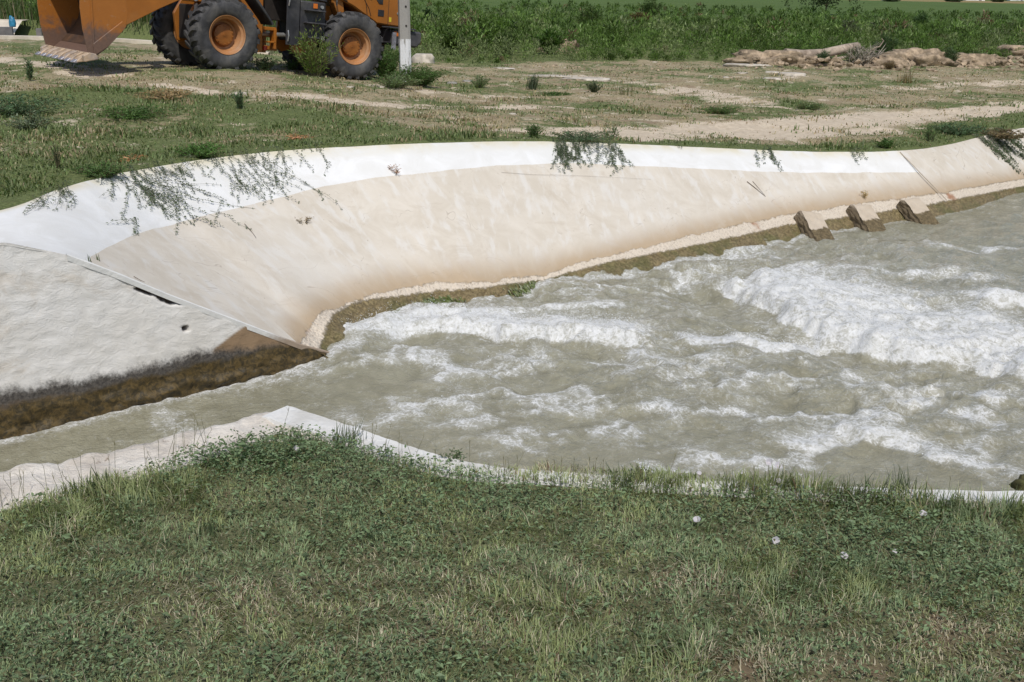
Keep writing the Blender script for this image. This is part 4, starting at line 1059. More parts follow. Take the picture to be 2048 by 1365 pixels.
# ------------------------------------------------------------------ plants
M_stem = simple('plant_stem', (0.10, 0.085, 0.04), .8, .3)
M_dry = foliage_mat('leaf_dry', 0.15, 0.8, 0.1)
M_grass = foliage_mat('grass_blade', 0.30, 0.5, 0.3)
def col_var(base, n, v=.35, tint=None, tv=0.0):
    c = np.array(base)[None] * rng.uniform(1 - v, 1 + v, (n, 1)) * rng.uniform(.93, 1.07, (n, 3))
    if tint is not None: c = c + (np.array(tint)[None] - c) * (rng.rand(n, 1) < tv) * .8
    return c
def on_far(x, y):
    d, s, _ = seg_dist(x, y, Tc[::5, :2]); return s > 0, d

# --- short grass and weeds over the far bank (beyond counting)
npt = 34000
qx = rng.uniform(-350, 2400, npt); qy = rng.uniform(96, 470, npt)
dd = np.array([0.0])
Dx = _FW[None] + _R[None] * ((qx - 1024) / FPX)[:, None] + _U[None] * ((682.5 - qy) / FPX)[:, None]
T_ = (-.15 - ZC) / Dx[:, 2]
for _ in range(6):
    X_ = _C[None] + Dx * T_[:, None]; T_ = (zfar(X_[:, 0], X_[:, 1]) - ZC) / Dx[:, 2]
X_ = _C[None] + Dx * T_[:, None]; x, y = X_[:, 0], X_[:, 1]
okf, de = on_far(x, y); b_, gr_ = cover(x, y)
ok = okf & (de > .02) & (y < 36) & (y > 4.5) & (rng.rand(npt) < np.clip(1.1 - b_ * 1.7, 0.03, 1)) & (trench(x, y) > -.02)
x, y, gr_, b_, de = x[ok], y[ok], gr_[ok], b_[ok], de[ok]; n = len(x)
nb = 8; clump = 1 + .8 * np.clip(noise2(x * 1.1, y * 1.1, 201), -.5, 1)
dist = np.hypot(x, y)
P = np.repeat(np.c_[x, y, gz(x, y) - .01], nb, 0); spread = np.repeat(.05 + .004 * dist, nb)
P[:, :2] += rng.normal(0, 1, (n * nb, 2)) * spread[:, None]
kdr = on_far(P[:, 0], P[:, 1]); kp = kdr[0] & (kdr[1] > .03)
vig = 1 + .9 * np.clip(fbm(x * .7, y * .7, 3, 209), -.4, 1)
H = np.repeat(vig * clump * (.030 + .022 * gr_) * rng.uniform(.6, 1.6, n), nb) * rng.uniform(.6, 1.2, n * nb)
W = np.repeat(.006 + .00075 * dist, nb) * rng.uniform(.7, 1.3, n * nb)
gsel = np.repeat(rng.rand(n) < np.clip(gr_ * 1.25 - .12 + .5 * noise2(x * .9, y * .9, 207), .04, .97), nb)
C_ = np.where(gsel[:, None], col_var((0.14, 0.185, 0.07), n * nb, .45, (0.17, 0.185, 0.085), .25), col_var((0.38, 0.315, 0.195), n * nb, .35, (0.25, 0.17, 0.11), .2))
o = blade_mesh('grass', P[kp], rng.uniform(0, 2 * PI, n * nb)[kp], H[kp], W[kp], rng.uniform(.5, 1.6, n * nb)[kp], C_[kp], M_grass, None, 2)
o['kind'] = 'stuff'; o['label'] = 'short dry and green grass tufts over the far bank'

# --- dense weeds beyond the dirt track (a mass nobody could count)
def thicket(name, label, npl, y0, y1, xr, hfun, nleaf, Lr, seed, dens, palette, shape=.8):
    r = np.random.RandomState(seed)
    yy = y0 + (y1 - y0) * r.rand(npl) ** 1.5; xx = r.uniform(-1, 1, npl) * (xr + (22 if y0 == 0 else 0) + yy * .62)
    yy = yy + (front(xx) if y0 == 0 else 0)
    k = dens(xx, yy) > r.rand(npl); xx, yy = xx[k], yy[k]; n = len(xx)
    h = hfun(xx, yy) * r.uniform(.55, 1.25, n); wd = h * r.uniform(.35, .75, n)
    z0 = gz(xx, yy)
    pal = np.array(palette); pi_ = (np.clip(.5 + .9 * fbm(xx * .22, yy * .22, 3, seed) + r.normal(0, .22, n), 0, .999) * len(pal)).astype(int)
    base = pal[pi_] * r.uniform(.6, 1.4, (n, 1))
    base = np.where((r.rand(n, 1) < .025) , np.array([[.16, .12, .065]]) * r.uniform(.7, 1.2, (n, 1)), base)
    t = r.rand(n, nleaf) ** .7; ang = r.uniform(0, 2 * PI, (n, nleaf)); rad = np.sqrt(r.rand(n, nleaf)) * (1.05 - t) ** .5 * wd[:, None]
    Pp = np.stack([xx[:, None] + np.cos(ang) * rad, yy[:, None] + np.sin(ang) * rad, z0[:, None] + t * h[:, None] * shape], -1).reshape(-1, 3)
    D = np.stack([np.cos(ang) * .6, np.sin(ang) * .6, r.uniform(.1, 1.4, (n, nleaf))], -1).reshape(-1, 3) + r.normal(0, .25, (n * nleaf, 3))
    Nn = np.stack([np.cos(ang), np.sin(ang), r.uniform(-.2, .9, (n, nleaf))], -1).reshape(-1, 3) + r.normal(0, .5, (n * nleaf, 3))
    sc = np.repeat((.7 + .012 * yy) * np.clip(h, .5, 1.2), nleaf)
    L = r.uniform(*Lr, n * nleaf) * sc; Wd = L * r.uniform(.16, .42, n * nleaf)
    C = np.repeat(base, nleaf, 0) * r.uniform(.65, 1.4, (n * nleaf, 1))
    o = leaf_mesh(name, Pp, D, Nn, L, Wd, C, M_leaf); o['kind'] = 'stuff'; o['label'] = label; return o
PAL = [(0.075, 0.125, 0.024), (0.10, 0.165, 0.036), (0.125, 0.195, 0.050), (0.16, 0.22, 0.07), (0.18, 0.22, 0.095)]
def dns(x, y):
    b = (x - K0[0]) * _kn[0] + (y - K0[1]) * _kn[1]; a = (x - K0[0]) * _kd[0]
    near_old = (a < 10.5) & (b < 13.4)
    return np.where(near_old, 0, np.clip(.75 + .6 * noise2(x * .5, y * .5, 301), .05, 1)) * (trench(x, y) > -.15)
def hth(x, y): return (.45 + .55 * sm(0, 6, y - front(x)) + .35 * fbm(x * .3, y * .3, 2, 303)) * np.where(x > 3, 1 - .45 * sm(8, 20, y - front(x)), 1 - .25 * sm(40, 60, y))
thicket('weed_thicket', 'dense green weeds and bushes growing along the back of the dirt ground', 6800, 0, 32, 4, hth, 58, (.08, .18), 31, dns, PAL)
thicket('field_crop', 'low leafy crop and weeds in the field behind the thicket', 3000, 50, 120, 6, lambda x, y: np.full(x.shape, .6), 26, (.13, .28), 33,
        lambda x, y: np.full(x.shape, .9), [(0.075, 0.125, 0.026), (0.09, 0.15, 0.035), (0.11, 0.165, 0.045)])

# --- a plant built of stems and leaves
def plant(name, label, cat, base, h, wd, nst, nlf, L, Wr, col, scol=None, group=None, curve=.5, lean=(0, 0), up=.5, thin=.006, seed=1, dry=0.0, low=.12, mat=None):
    r = np.random.RandomState(seed)
    rt = empty(name, tuple(base), label, cat, group)
    mb = MB(); LPs = []; LD = []; LN = []
    for k in range(nst):
        a = r.uniform(0, 2 * PI); q = math.sqrt(r.rand()); hh = h * (1 - .45 * q) * r.uniform(.7, 1.1)
        p0 = np.array([math.cos(a), math.sin(a), 0]) * wd * .16 * q + np.array([0, 0, -.03])
        p2 = np.array([math.cos(a), math.sin(a), 0]) * wd * q * r.uniform(.7, 1.1) + np.array([lean[0] * hh, lean[1] * hh, hh])
        p1 = p0 * .5 + p2 * .5; p1[2] = p0[2] + (p2[2] - p0[2]) * (.5 + .25 * curve * q) ; p1[:2] = p0[:2] + (p2[:2] - p0[:2]) * (.5 - .25 * curve)
        ts = np.linspace(0, 1, 5); pts = [(1 - t) ** 2 * p0 + 2 * t * (1 - t) * p1 + t * t * p2 for t in ts]
        mb.tube(pts, thin, 4, thin * .35)
        m_ = int(nlf * r.uniform(.7, 1.3)); t = low + (1 - low) * r.rand(m_)
        pp = ((1 - t) ** 2)[:, None] * p0 + (2 * t * (1 - t))[:, None] * p1 + (t * t)[:, None] * p2
        tg = p2 - p0; tg = tg / np.linalg.norm(tg)
        an = r.uniform(0, 2 * PI, m_); rd = np.stack([np.cos(an), np.sin(an), np.zeros(m_)], 1)
        LPs.append(pp + rd * (r.rand(m_, 1) * wd * .12)); LD.append(rd * (1 - up * .6) + tg[None] * up + r.normal(0, .2, (m_, 3))); LN.append(np.array([0, 0, 1.0])[None] + rd * .6 + r.normal(0, .35, (m_, 3)))
    mb.build('stem', M_stem, rt)['kind'] = 'stuff'
    Pp = np.vstack(LPs); n = len(Pp)
    c = 1.85 * np.array(col)[None] * r.uniform(.6, 1.45, (n, 1)) * r.uniform(.92, 1.08, (n, 3))
    if dry: c = np.where(r.rand(n, 1) < dry, np.array([[.20, .15, .08]]) * r.uniform(.6, 1.3, (n, 1)), c)
    leaf_mesh('foliage', Pp, np.vstack(LD), np.vstack(LN), r.uniform(.6, 1.25, n) * L, r.uniform(.7, 1.2, n) * Wr, c, mat or M_leaf, rt)
    return rt
def blades_plant(name, label, cat, base, h, nb, spread, wb, bend, col, seed=1, group=None, lean=None, tip=None):
    r = np.random.RandomState(seed); rt = empty(name, tuple(base), label, cat, group)
    P = np.c_[r.normal(0, spread, (nb, 2)), np.full(nb, -.02)]; A = r.uniform(0, 2 * PI, nb) if lean is None else r.normal(lean, .5, nb)
    c = np.array(col)[None] * r.uniform(.6, 1.4, (nb, 1))
    blade_mesh('leaf_blades', P, A, h * r.uniform(.5, 1.1, nb), wb * r.uniform(.6, 1.2, nb), r.uniform(*bend, nb), c, M_grass, rt, 4, None if tip is None else np.repeat(np.array([tip]), nb, 0))
    return rt
def fb(px, py): 
    p = hit(px, py); p[2] = float(gz(p[0], p[1])); return p
G1 = (0.060, 0.10, 0.022); G2 = (0.075, 0.105, 0.045); G3 = (0.045, 0.080, 0.022); GB = (0.055, 0.085, 0.045)
plant('weed_bush', 'tall feathery green weed in front of the loader between its wheels', 'weed', fb(632, 160), 1.12, .60, 28, 46, .085, .015, (0.085, 0.115, 0.030), seed=3, up=.75, dry=.12)
plant('weed_bush', 'dark bushy weed between the rear tyre and the pole', 'weed', fb(774, 163), .85, .46, 44, 64, .08, .018, G3, seed=4, up=.7)
plant('weed_bush', 'low spreading green bush at the foot of the pole', 'bush', fb(838, 174), .52, .72, 80, 46, .055, .022, G3, seed=5, up=.4)
plant('weed_bush', 'pale green low weeds beside the pole on the near side', 'weed', fb(790, 180), .26, .65, 60, 26, .05, .02, G2, seed=6, up=.4)
plant('weed_bush', 'small blue green weed behind the front tyre under the loader', 'weed', fb(530, 142), .38, .28, 26, 30, .06, .022, GB, seed=7)
plant('weed_bush', 'small dark weed under the loader hinge', 'weed', fb(585, 140), .30, .3, 20, 24, .06, .02, G3, seed=8)
plant('weed_bush', 'hazy green weed on the dirt right of the pole bush', 'weed', fb(958, 178), .30, .34, 30, 34, .04, .014, G2, seed=9, up=.7)
blades_plant('grass_clump', 'blue green grass clump leaning right on the middle dirt', 'grass', fb(1064, 180), .42, 130, .07, .016, (.1, .55), (0.085, 0.11, 0.065), 10, None, .2)
plant('weed_bush', 'small grey weed with dark stems right of the leaning grass clump', 'weed', fb(1188, 188), .28, .2, 26, 26, .05, .016, (0.06, 0.075, 0.045), seed=11, up=.8)
plant('weed_bush', 'flat green weed patch below the leaning grass clump', 'weed', fb(1110, 192), .09, .5, 40, 24, .06, .02, G3, seed=12, up=.2)
blades_plant('grass_clump', 'thin pale grass clump on the dirt left of the wide track', 'grass', fb(1250, 194), .40, 40, .12, .010, (.1, .5), (0.16, 0.15, 0.08), 13)
plant('weed_bush', 'green weed mat beside the dirt track in the middle', 'weed', fb(1440, 225), .14, .6, 46, 26, .05, .018, G3, seed=14, up=.3, dry=.15)
plant('weed_bush', 'second green weed mat right of the first beside the track', 'weed', fb(1615, 218), .16, .42, 36, 26, .05, .018, G2, seed=15, up=.3, dry=.1)
blades_plant('grass_clump', 'brown dry grass clump standing on the right meadow', 'grass', fb(1812, 165), .42, 60, .12, .014, (.05, .5), (0.20, 0.145, 0.06), 16)
plant('weed_bush', 'round blue green bush against the fallen log', 'bush', fb(1646, 133), .55, .28, 40, 36, .07, .02, (0.04, 0.065, 0.03), seed=17, up=.8)
plant('weed_bush', 'dark bush on the earth mounds at the right', 'bush', fb(1895, 133), .70, .38, 40, 40, .08, .026, (0.045, 0.07, 0.03), seed=18)
plant('weed_bush', 'greyish weeds behind the right earth mound', 'bush', fb(1960, 128), .45, .5, 40, 34, .08, .022, (0.075, 0.09, 0.05), seed=19)
plant('weed_bush', 'dark green weed at the far right end of the log', 'bush', fb(1768, 118), .95, .5, 40, 50, .10, .03, (0.035, 0.06, 0.022), seed=20)
plant('weed_bush', 'small brown dried weed at the foot of the earth mound', 'weed', fb(1778, 140), .3, .22, 26, 20, .06, .012, (0.12, 0.085, 0.05), seed=21)
# weeds on the grassy left part
plant('weed_bush', 'green ferny weed hanging over the wall edge at the left', 'weed', fb(205, 352), .13, .28, 60, 26, .035, .012, (0.055, 0.09, 0.03), seed=22, up=.4)
plant('weed_bush', 'bright green ferny weed above the wall edge, right of the first', 'weed', fb(400, 315), .17, .30, 60, 40, .035, .012, (0.06, 0.11, 0.03), seed=23, up=.4)
plant('weed_bush', 'bare dark twiggy weed standing in the left grass', 'weed', fb(118, 345), .30, .07, 8, 12, .03, .008, (0.03, 0.045, 0.02), seed=24, up=.9)
plant('weed_bush', 'tall thistly weed at the left edge of the frame', 'weed', fb(60, 165), .42, .10, 8, 26, .07, .016, GB, seed=25, up=.7)
plant('weed_bush', 'leafy weeds in the grass near the left edge', 'weed', fb(30, 230), .28, .9, 60, 26, .06, .02, GB, seed=26, up=.4)
plant('weed_bush', 'silvery weed patch in the left grass', 'weed', fb(60, 262), .2, .35, 30, 24, .05, .018, (0.09, 0.11, 0.07), seed=27, up=.5)
plant('weed_bush', 'weed stalk standing upright near the middle of the left grass', 'weed', fb(482, 222), .34, .14, 12, 30, .045, .014, GB, seed=28, up=.8)
plant('weed_bush', 'broad leafy weed clump in the middle of the left grass', 'weed', fb(270, 240), .14, .7, 60, 26, .05, .02, G3, seed=29, up=.3)
plant('weed_bush', 'dry brown weed patch behind the left grass', 'weed', fb(330, 198), .16, .6, 50, 20, .06, .012, (0.22, 0.16, 0.09), seed=30, up=.4, mat=M_dry)
plant('weed_bush', 'upright green weed on the rim above the white wall', 'weed', fb(1068, 278), .20, .10, 16, 26, .04, .013, (0.05, 0.085, 0.03), seed=31, up=.6)
plant('weed_bush', 'thin branching weed on the rim beside the dirt track', 'weed', fb(1222, 278), .26, .14, 12, 22, .035, .012, G2, seed=32, up=.7)
plant('weed_bush', 'low green weed on the rim near the end of the whitewash', 'weed', fb(1772, 298), .14, .2, 26, 22, .045, .018, G3, seed=33)
plant('weed_bush', 'green weed stalk on the rim above the plain concrete', 'weed', fb(1857, 286), .34, .16, 12, 24, .05, .014, G2, seed=34, up=.7)
plant('weed_bush', 'blue green weed patch on the rim at the right', 'weed', fb(1915, 268), .22, .6, 46, 28, .06, .02, GB, seed=35)
plant('weed_bush', 'brown dead weed heap near the right rim', 'weed', fb(2010, 272), .16, .55, 50, 16, .08, .010, (0.12, 0.095, 0.055), seed=36, up=.3, mat=M_dry)
# loose dry straw heaps
for k, (q, lb) in enumerate([((262, 318), 'orange brown dead twigs lying in the left grass by the wall'), ((600, 280), 'brown dead weed stalks lying near the rim at the left'),
                             ((1900, 262), 'brown straw lying in the right rim grass')]):
    plant('dead_twigs', lb, 'dead weed', fb(*q), .06, .22, 26, 8, .05, .006, (0.30, 0.17, 0.09), seed=40 + k, up=.2, mat=M_dry, thin=.003)

# --- plants trailing down the whitewashed wall
def trailing(label, px0, spread_px, length, nst, nbr, seed, leafn=26, L=.026, reach=.25, dense=1.0, lean=-.10):
    r = np.random.RandomState(seed)
    i0 = float(np.argmin(np.abs(_px[:, 0] - px0) + 1e4 * (Tc[:, 1] < 6)))
    base = lining_pt(i0, 0) + NRM[int(i0)] * .03
    rt = empty('trailing_plant', tuple(base), label, 'creeping plant', 'plants trailing over the wall rim')
    mb = MB(); LPs = []; LD = []; LN = []
    icol = lambda mtrs: mtrs / max((uu[min(int(i0) + 5, NL - 1)] - uu[max(int(i0) - 5, 0)]) / 10, 1e-3)
    def pt(i, m_, off):
        i = float(np.clip(i, 1, NL - 3)); v = m_ / slope_len[int(i)]
        return (lining_pt(i, v) + NRM[int(i)] * off) if v >= 0 else (lining_pt(i, 0) + np.array([-.2, .5, 0]) * (-m_) + np.array([0, 0, .03 + off]))
    def stalk(i_s, m_s, off, ln, dirx, th):
        pts = []; i_, m_ = i_s, m_s; d = dirx
        k = max(4, int(ln / .07))
        for q in range(k + 1):
            pts.append(pt(i_, m_, off + .035 * math.sin(q / k * PI) * r.uniform(.3, 1.3) + .006)); st = ln / k
            d += r.normal(0, .16); d *= .9; i_ += icol(st * math.sin(d)); m_ += st * math.cos(d)
        mb.tube([p - base for p in pts], th * .8, 3, th * .4)
        pa = np.array(pts); nl_ = int(leafn * ln / .5 * dense)
        t = r.uniform(.05, 1, nl_) * k; a = np.minimum(t.astype(int), k - 1); f = (t - a)[:, None]
        pp = pa[a] * (1 - f) + pa[a + 1] * f; tg = pa[a + 1] - pa[a]; tg /= np.linalg.norm(tg, axis=1)[:, None]
        nm = NRM[int(np.clip(i_s, 0, NL - 1))]; sd = np.cross(tg, nm) * r.choice([-1, 1], (nl_, 1))
        LPs.append(pp - base + nm * r.uniform(0, .012, (nl_, 1))); LD.append(sd + tg * r.uniform(.1, .9, (nl_, 1)) + nm * r.normal(.1, .25, (nl_, 1))); LN.append(np.repeat(nm[None], nl_, 0) + r.normal(0, .35, (nl_, 3)))
        return pts, i_, m_
    sp = icol(1) * 0
    for k in range(nst):
        a = i0 + r.uniform(-1, 1) * icol(reach); ln = length * r.uniform(.45, 1.05); dx = lean + r.normal(0, .25)
        _, ie, me_ = stalk(a, -.05 - .08 * r.rand(), .0, ln, dx, .0032)
        for b in range(nbr):
            f = r.uniform(.2, .9); stalk(a + (ie - a) * f, -.05 + (me_ + .05) * f, .0, ln * r.uniform(.18, .42), dx + r.choice([-1, 1]) * r.uniform(.3, .9), .0022)
    mb.build('stem', simple_stem, rt)['kind'] = 'stuff'
    Pp = np.vstack(LPs); n = len(Pp)
    c = np.array((0.10, 0.13, 0.075))[None] * r.uniform(.6, 1.5, (n, 1))
    leaf_mesh('foliage', Pp, np.vstack(LD), np.vstack(LN), L * r.uniform(.6, 1.3, n), L * .42 * r.uniform(.7, 1.2, n), c, M_leaf, rt)
simple_stem = simple('creeper_stem', (0.12, 0.11, 0.06), .8, .3)
trailing('grey green creeper hanging over the far left end of the whitewash', 105, 40, .62, 8, 3, 51, 18, .026, .28)
trailing('largest grey green creeper, hanging in a thick tangle onto the tan concrete', 255, 60, 1.05, 14, 4, 52, 30, .025, .30, 1.1, -.12)
trailing('creeper hanging over the whitewash right beside the thick tangle', 345, 40, .55, 9, 3, 53, 30, .024, .22, 1.2)
trailing('creeper reaching down to the tan line, third from the left', 448, 40, .82, 7, 4, 54, 26, .024, .2)
trailing('brown stemmed creeper with a long bare tip, fourth from the left', 505, 40, .85, 6, 3, 55, 24, .024, .18, 1.0, .05)
trailing('creeper with short fronds over the rim, fifth from the left', 585, 40, .62, 7, 3, 56, 24, .024, .25)
trailing('small sprig over the rim right of the left creepers', 640, 30, .22, 4, 2, 57, 26, .022, .12)
plant('weed_bush', 'blue green weed mound on the rim where the thick middle creeper starts', 'weed', fb(1160, 283), .12, .55, 60, 26, .035, .014, GB, seed=37, up=.2)
trailing('thick blue green creeper spilling over the middle of the white rim', 1165, 60, .62, 26, 4, 58, 30, .028, .5, 1.3, .0)
trailing('sparse creeper on the white rim right of the thick middle one', 1524, 30, .55, 6, 3, 59, 26, .036, .18)
trailing('small creeper near the right end of the whitewash', 1708, 30, .32, 5, 2, 60, 26, .036, .14)
trailing('leafy green creeper over the corner at the far right of the wall', 1975, 40, .85, 24, 4, 61, 26, .045, .5, 1.2, .3)
trailing('tiny sprig on the rim between the middle creeper and the track', 1350, 30, .12, 4, 1, 62, 26, .03, .12)

# --- small tree at the back of the field
tb = hit(1650, 30)
tr = empty('small_tree', tuple(tb), 'dark small tree standing behind the thicket at the top edge', 'tree')
MB().tube([(0, 0, -.2), (.05, 0, .9), (.2, .1, 2.0)], .09, 7, .05).build('trunk', M_stem, tr)
MB().tube([(.05, 0, .8), (-.6, .2, 1.8)], .05, 6, .02).build('limb', M_stem, tr)
MB().tube([(.1, 0, 1.0), (.8, -.1, 1.9)], .05, 6, .02).build('limb', M_stem, tr)
r = np.random.RandomState(70); cl = r.normal(0, 1, (60, 3)) * np.array([1.3, .9, .75]) + np.array([0, 0, 2.1]); cl[:, 2] = np.maximum(cl[:, 2], .55)
n = 60 * 46; Pp = np.repeat(cl, 46, 0) + r.normal(0, .26, (n, 3)); c = np.repeat(np.array([(0.028, 0.045, 0.014)]) * r.uniform(.5, 1.6, (60, 1)), 46, 0) * r.uniform(.7, 1.3, (n, 1))
leaf_mesh('crown', Pp, r.normal(0, 1, (n, 3)) + [0, 0, .2], r.normal(0, 1, (n, 3)) + [0, -.4, .8], r.uniform(.14, .3, n), r.uniform(.07, .14, n), c, M_leaf, tr)
for k, (q, h, wd, col, lb) in enumerate([((1180, 66), 1.5, .9, (0.045, 0.07, 0.02), 'rounded dark bush in the thicket behind the middle'), ((1300, 40), 1.7, 1.1, (0.04, 0.065, 0.018), 'dark bush high in the thicket left of the small tree'),
        ((905, 112), .9, .5, (0.045, 0.07, 0.018), 'dark tuft at the front of the thicket right of the pole'), ((1010, 112), .8, .35, (0.035, 0.055, 0.015), 'narrow dark tuft at the thicket front'),
        ((1100, 112), .9, .5, (0.04, 0.075, 0.015), 'green bush at the thicket front beside the bare earth gap'), ((1280, 60), 1.1, .8, (0.07, 0.055, 0.022), 'rusty brown weeds high in the thicket'),
        ((1690, 96), 1.2, .6, (0.05, 0.06, 0.03), 'dark tangled bush behind the root mass'), ((1965, 72), 1.2, .6, (0.085, 0.06, 0.032), 'dried brown shrub at the right of the thicket'),
        ((855, 75), 1.3, .6, (0.025, 0.045, 0.015), 'bush coloured dark to stand for the shaded gap directly right of the pole'), ((1840, 60), 1.1, .5, (0.04, 0.07, 0.025), 'dark spiky shrub in the thicket above the mound')]):  # gap bush coloured near black for the shade between the plants
    plant('thicket_bush', lb, 'bush', fb(*q), h, wd, 46, 44, .16, .05, col, seed=80 + k, up=.6)
# ------------------------------------------------------------------ foreground turf
ybx = lambda x: np.interp(x, xg, yg)
def zone(x, y, L):
    v = np.zeros(x.shape); n1 = fbm(x * 3.1, y * 3.1, 3, 401)
    for (px, py), rx, ry, a in L:
        c = onz(px, py, 0); e = np.hypot((x - c[0]) / rx, (y - c[1]) / ry) + .45 * n1
        v = np.maximum(v, a * sm(1.25, .45, e))
    return v
BROAD = [((560, 900), .42, .16, 1), ((700, 960), .62, .22, 1), ((880, 1010), .45, .20, .8), ((560, 1000), .30, .16, .6), ((1560, 1010), .45, .16, .9), ((1760, 1080), .42, .20, 1), ((1950, 1150), .30, .24, .8),
         ((110, 1330), .32, .2, .8), ((560, 1340), .25, .12, .8), ((760, 1060), .28, .14, .9), ((1150, 1000), .3, .1, .4), ((820, 1320), .2, .1, .6)]
DRYZ = [((480, 1190), .40, .20, .8), ((760, 1180), .36, .20, .7), ((330, 1260), .35, .16, .5), ((900, 1270), .28, .14, .6), ((1330, 1150), .12, .10, 1), ((1560, 1330), .40, .16, .8), ((1900, 1290), .5, .22, .9),
        ((1100, 945), .22, .05, .9), ((1250, 1200), .5, .3, .4), ((620, 1290), .3, .12, .5)]
TALL = [((1700, 985), .55, .12, 1), ((1980, 1010), .42, .16, 1), ((1300, 975), .28, .08, .5), ((1120, 1290), .20, .14, .7), ((1330, 1310), .22, .14, .6), ((1560, 1160), .3, .2, .5), ((1080, 1210), .25, .15, .4), ((250, 1000), .32, .12, .7), ((120, 1040), .3, .14, .7)]
n = 250000
x = rng.uniform(-3.6, 3.8, n); u_ = rng.rand(n); yb_ = ybx(x); rimx = np.interp(x, [-.6, -.2, .1, .9, 1.25, 1.6], [0, .08, .135, .14, .06, .0]); y = 1.75 + (yb_ + rimx - 1.75) * u_ - .012
inview = (np.abs(x) < .72 + .56 * y * 1.0)
soil = soil_amt(x, y); tall = zone(x, y, TALL); dryz = zone(x, y, DRYZ); broad = zone(x, y, BROAD)
thin_ = fbm(x * 4.5, y * 4.5, 3, 402)
ok = (rng.rand(n) < np.clip((1 - .72 * soil) * (.95 + .4 * thin_) * (1 - .35 * broad), .05, 1)) & (inview | (rng.rand(n) < .2)) & (yb_ > 1.8)
# ragged turf edge towards the wall
ok &= (yb_ + rimx * (1 + .9 * fbm(x * 7, y * 0, 3, 403)) - y) > np.where(x < -1.0, .01 + .06 * (fbm(x * 3, y * 0, 3, 404) + .2), -.01 + .02 * fbm(x * 9, y * 0, 3, 405))
x, y, soil, tall, dryz, broad = x[ok], y[ok], soil[ok], tall[ok], dryz[ok], broad[ok]; n = len(x)
cl = noise2(x * 14, y * 14, 406); az = 2 * PI * noise2(x * 3.5, y * 3.5, 407) * 1.3 + rng.normal(0, 1.0, n)
H = (.021 + .011 * (cl + .4) + .045 * tall) * rng.uniform(.6, 1.7, n) * (1 - .35 * soil)
W = rng.uniform(.0018, .0040, n) * (1 + .25 * tall); B = np.clip(rng.normal(1.1, .4, n) - .35 * tall, .05, 1.8)
dry = rng.rand(n) < np.clip(.09 + .55 * dryz + .45 * soil + .10 * fbm(x * 5, y * 5, 3, 408), 0, .85)
hue = fbm(x * 2.2, y * 2.2, 3, 409)[:, None]
Cg = np.where(hue > 0, np.array([[0.258, 0.298, 0.142]]), np.array([[0.215, 0.272, 0.148]])) * rng.uniform(.55, 1.5, (n, 1)) * (1 - .22 * tall[:, None])
Cg = np.where(rng.rand(n, 1) < .12, np.array([[.27, .30, .14]]) * rng.uniform(.8, 1.3, (n, 1)), Cg)
Cd = np.array([[.47, .42, .31]]) * rng.uniform(.5, 1.35, (n, 1)); Cd = np.where(rng.rand(n, 1) < .25, np.array([[.17, .105, .07]]), Cd)
C_ = np.where(dry[:, None], Cd, Cg); H = np.where(dry, H * 1.05, H); B = np.where(dry, np.clip(B + .35, 0, 1.9), B)
tip = np.where(dry[:, None], C_ * 1.1, C_ * 1.12 + np.array([[.018, .012, .004]]))
o = blade_mesh('turf_grass', np.c_[x, y, np.where(y > ybx(x) - .012, .006, nz(x, y) - .004)], az, H, W, B, C_, M_grass, None, 2, tip)
o['kind'] = 'stuff'; o['label'] = 'short mixed green and dry turf on the near bank'
# small broad leaves woven through the turf
n = 105000; x = rng.uniform(-3.2, 3.4, n); yb_ = ybx(x); y = 1.8 + (yb_ - 1.8) * rng.rand(n); br = zone(x, y, BROAD)
ok = (rng.rand(n) < np.clip(br * .9 + .30 + .12 * fbm(x * 4, y * 4, 3, 411), 0, 1)) & (yb_ - y > .005) & (soil_amt(x, y) < .5) & (np.abs(x) < .85 + .56 * y); x, y, br = x[ok], y[ok], br[ok]; n = len(x)
mh = .03 + .05 * br * rng.rand(n) + .05 * np.exp(-(((x - MOUND[0]) / .45) ** 2 + ((y - MOUND[1] + .05) / .16) ** 2)) * rng.rand(n)
a = rng.uniform(0, 2 * PI, n); D = np.c_[np.cos(a), np.sin(a), rng.uniform(-.15, .7, n)]; N_ = np.c_[rng.normal(0, .45, n), rng.normal(-.15, .45, n), np.ones(n)]
cc = np.array([[.150, .205, .108]]) * rng.uniform(.55, 1.6, (n, 1)); cc = np.where(rng.rand(n, 1) < .06, np.array([[.16, .15, .07]]), cc)
L = rng.uniform(.008, .020, n) * (1 + .5 * (rng.rand(n) < .08))
o = leaf_mesh('broad_leaves', np.c_[x, y, nz(x, y) + mh * rng.uniform(.5, 1, n)], D, N_, L, L * rng.uniform(.35, .6, n), cc, M_leaf); o['kind'] = 'stuff'; o['label'] = 'small bindweed and clover leaves woven through the near turf'
# pale runners and dry stalks lying over the turf
mbv = []; 
n = 520; x = rng.uniform(-2.6, 2.6, n); y = 1.9 + (ybx(x) - 2.0) * rng.rand(n); a = rng.uniform(0, 2 * PI, n)
o = blade_mesh('dry_stalks', np.c_[x, y, nz(x, y) + rng.uniform(.01, .04, n)], a, rng.uniform(.05, .22, n), rng.uniform(.0014, .0026, n), rng.uniform(1.1, 2.0, n), np.array([[.36, .32, .22]]) * rng.uniform(.5, 1.3, (n, 1)), M_grass, None, 5)
o['kind'] = 'stuff'; o['label'] = 'dry pale stalks lying across the near turf'
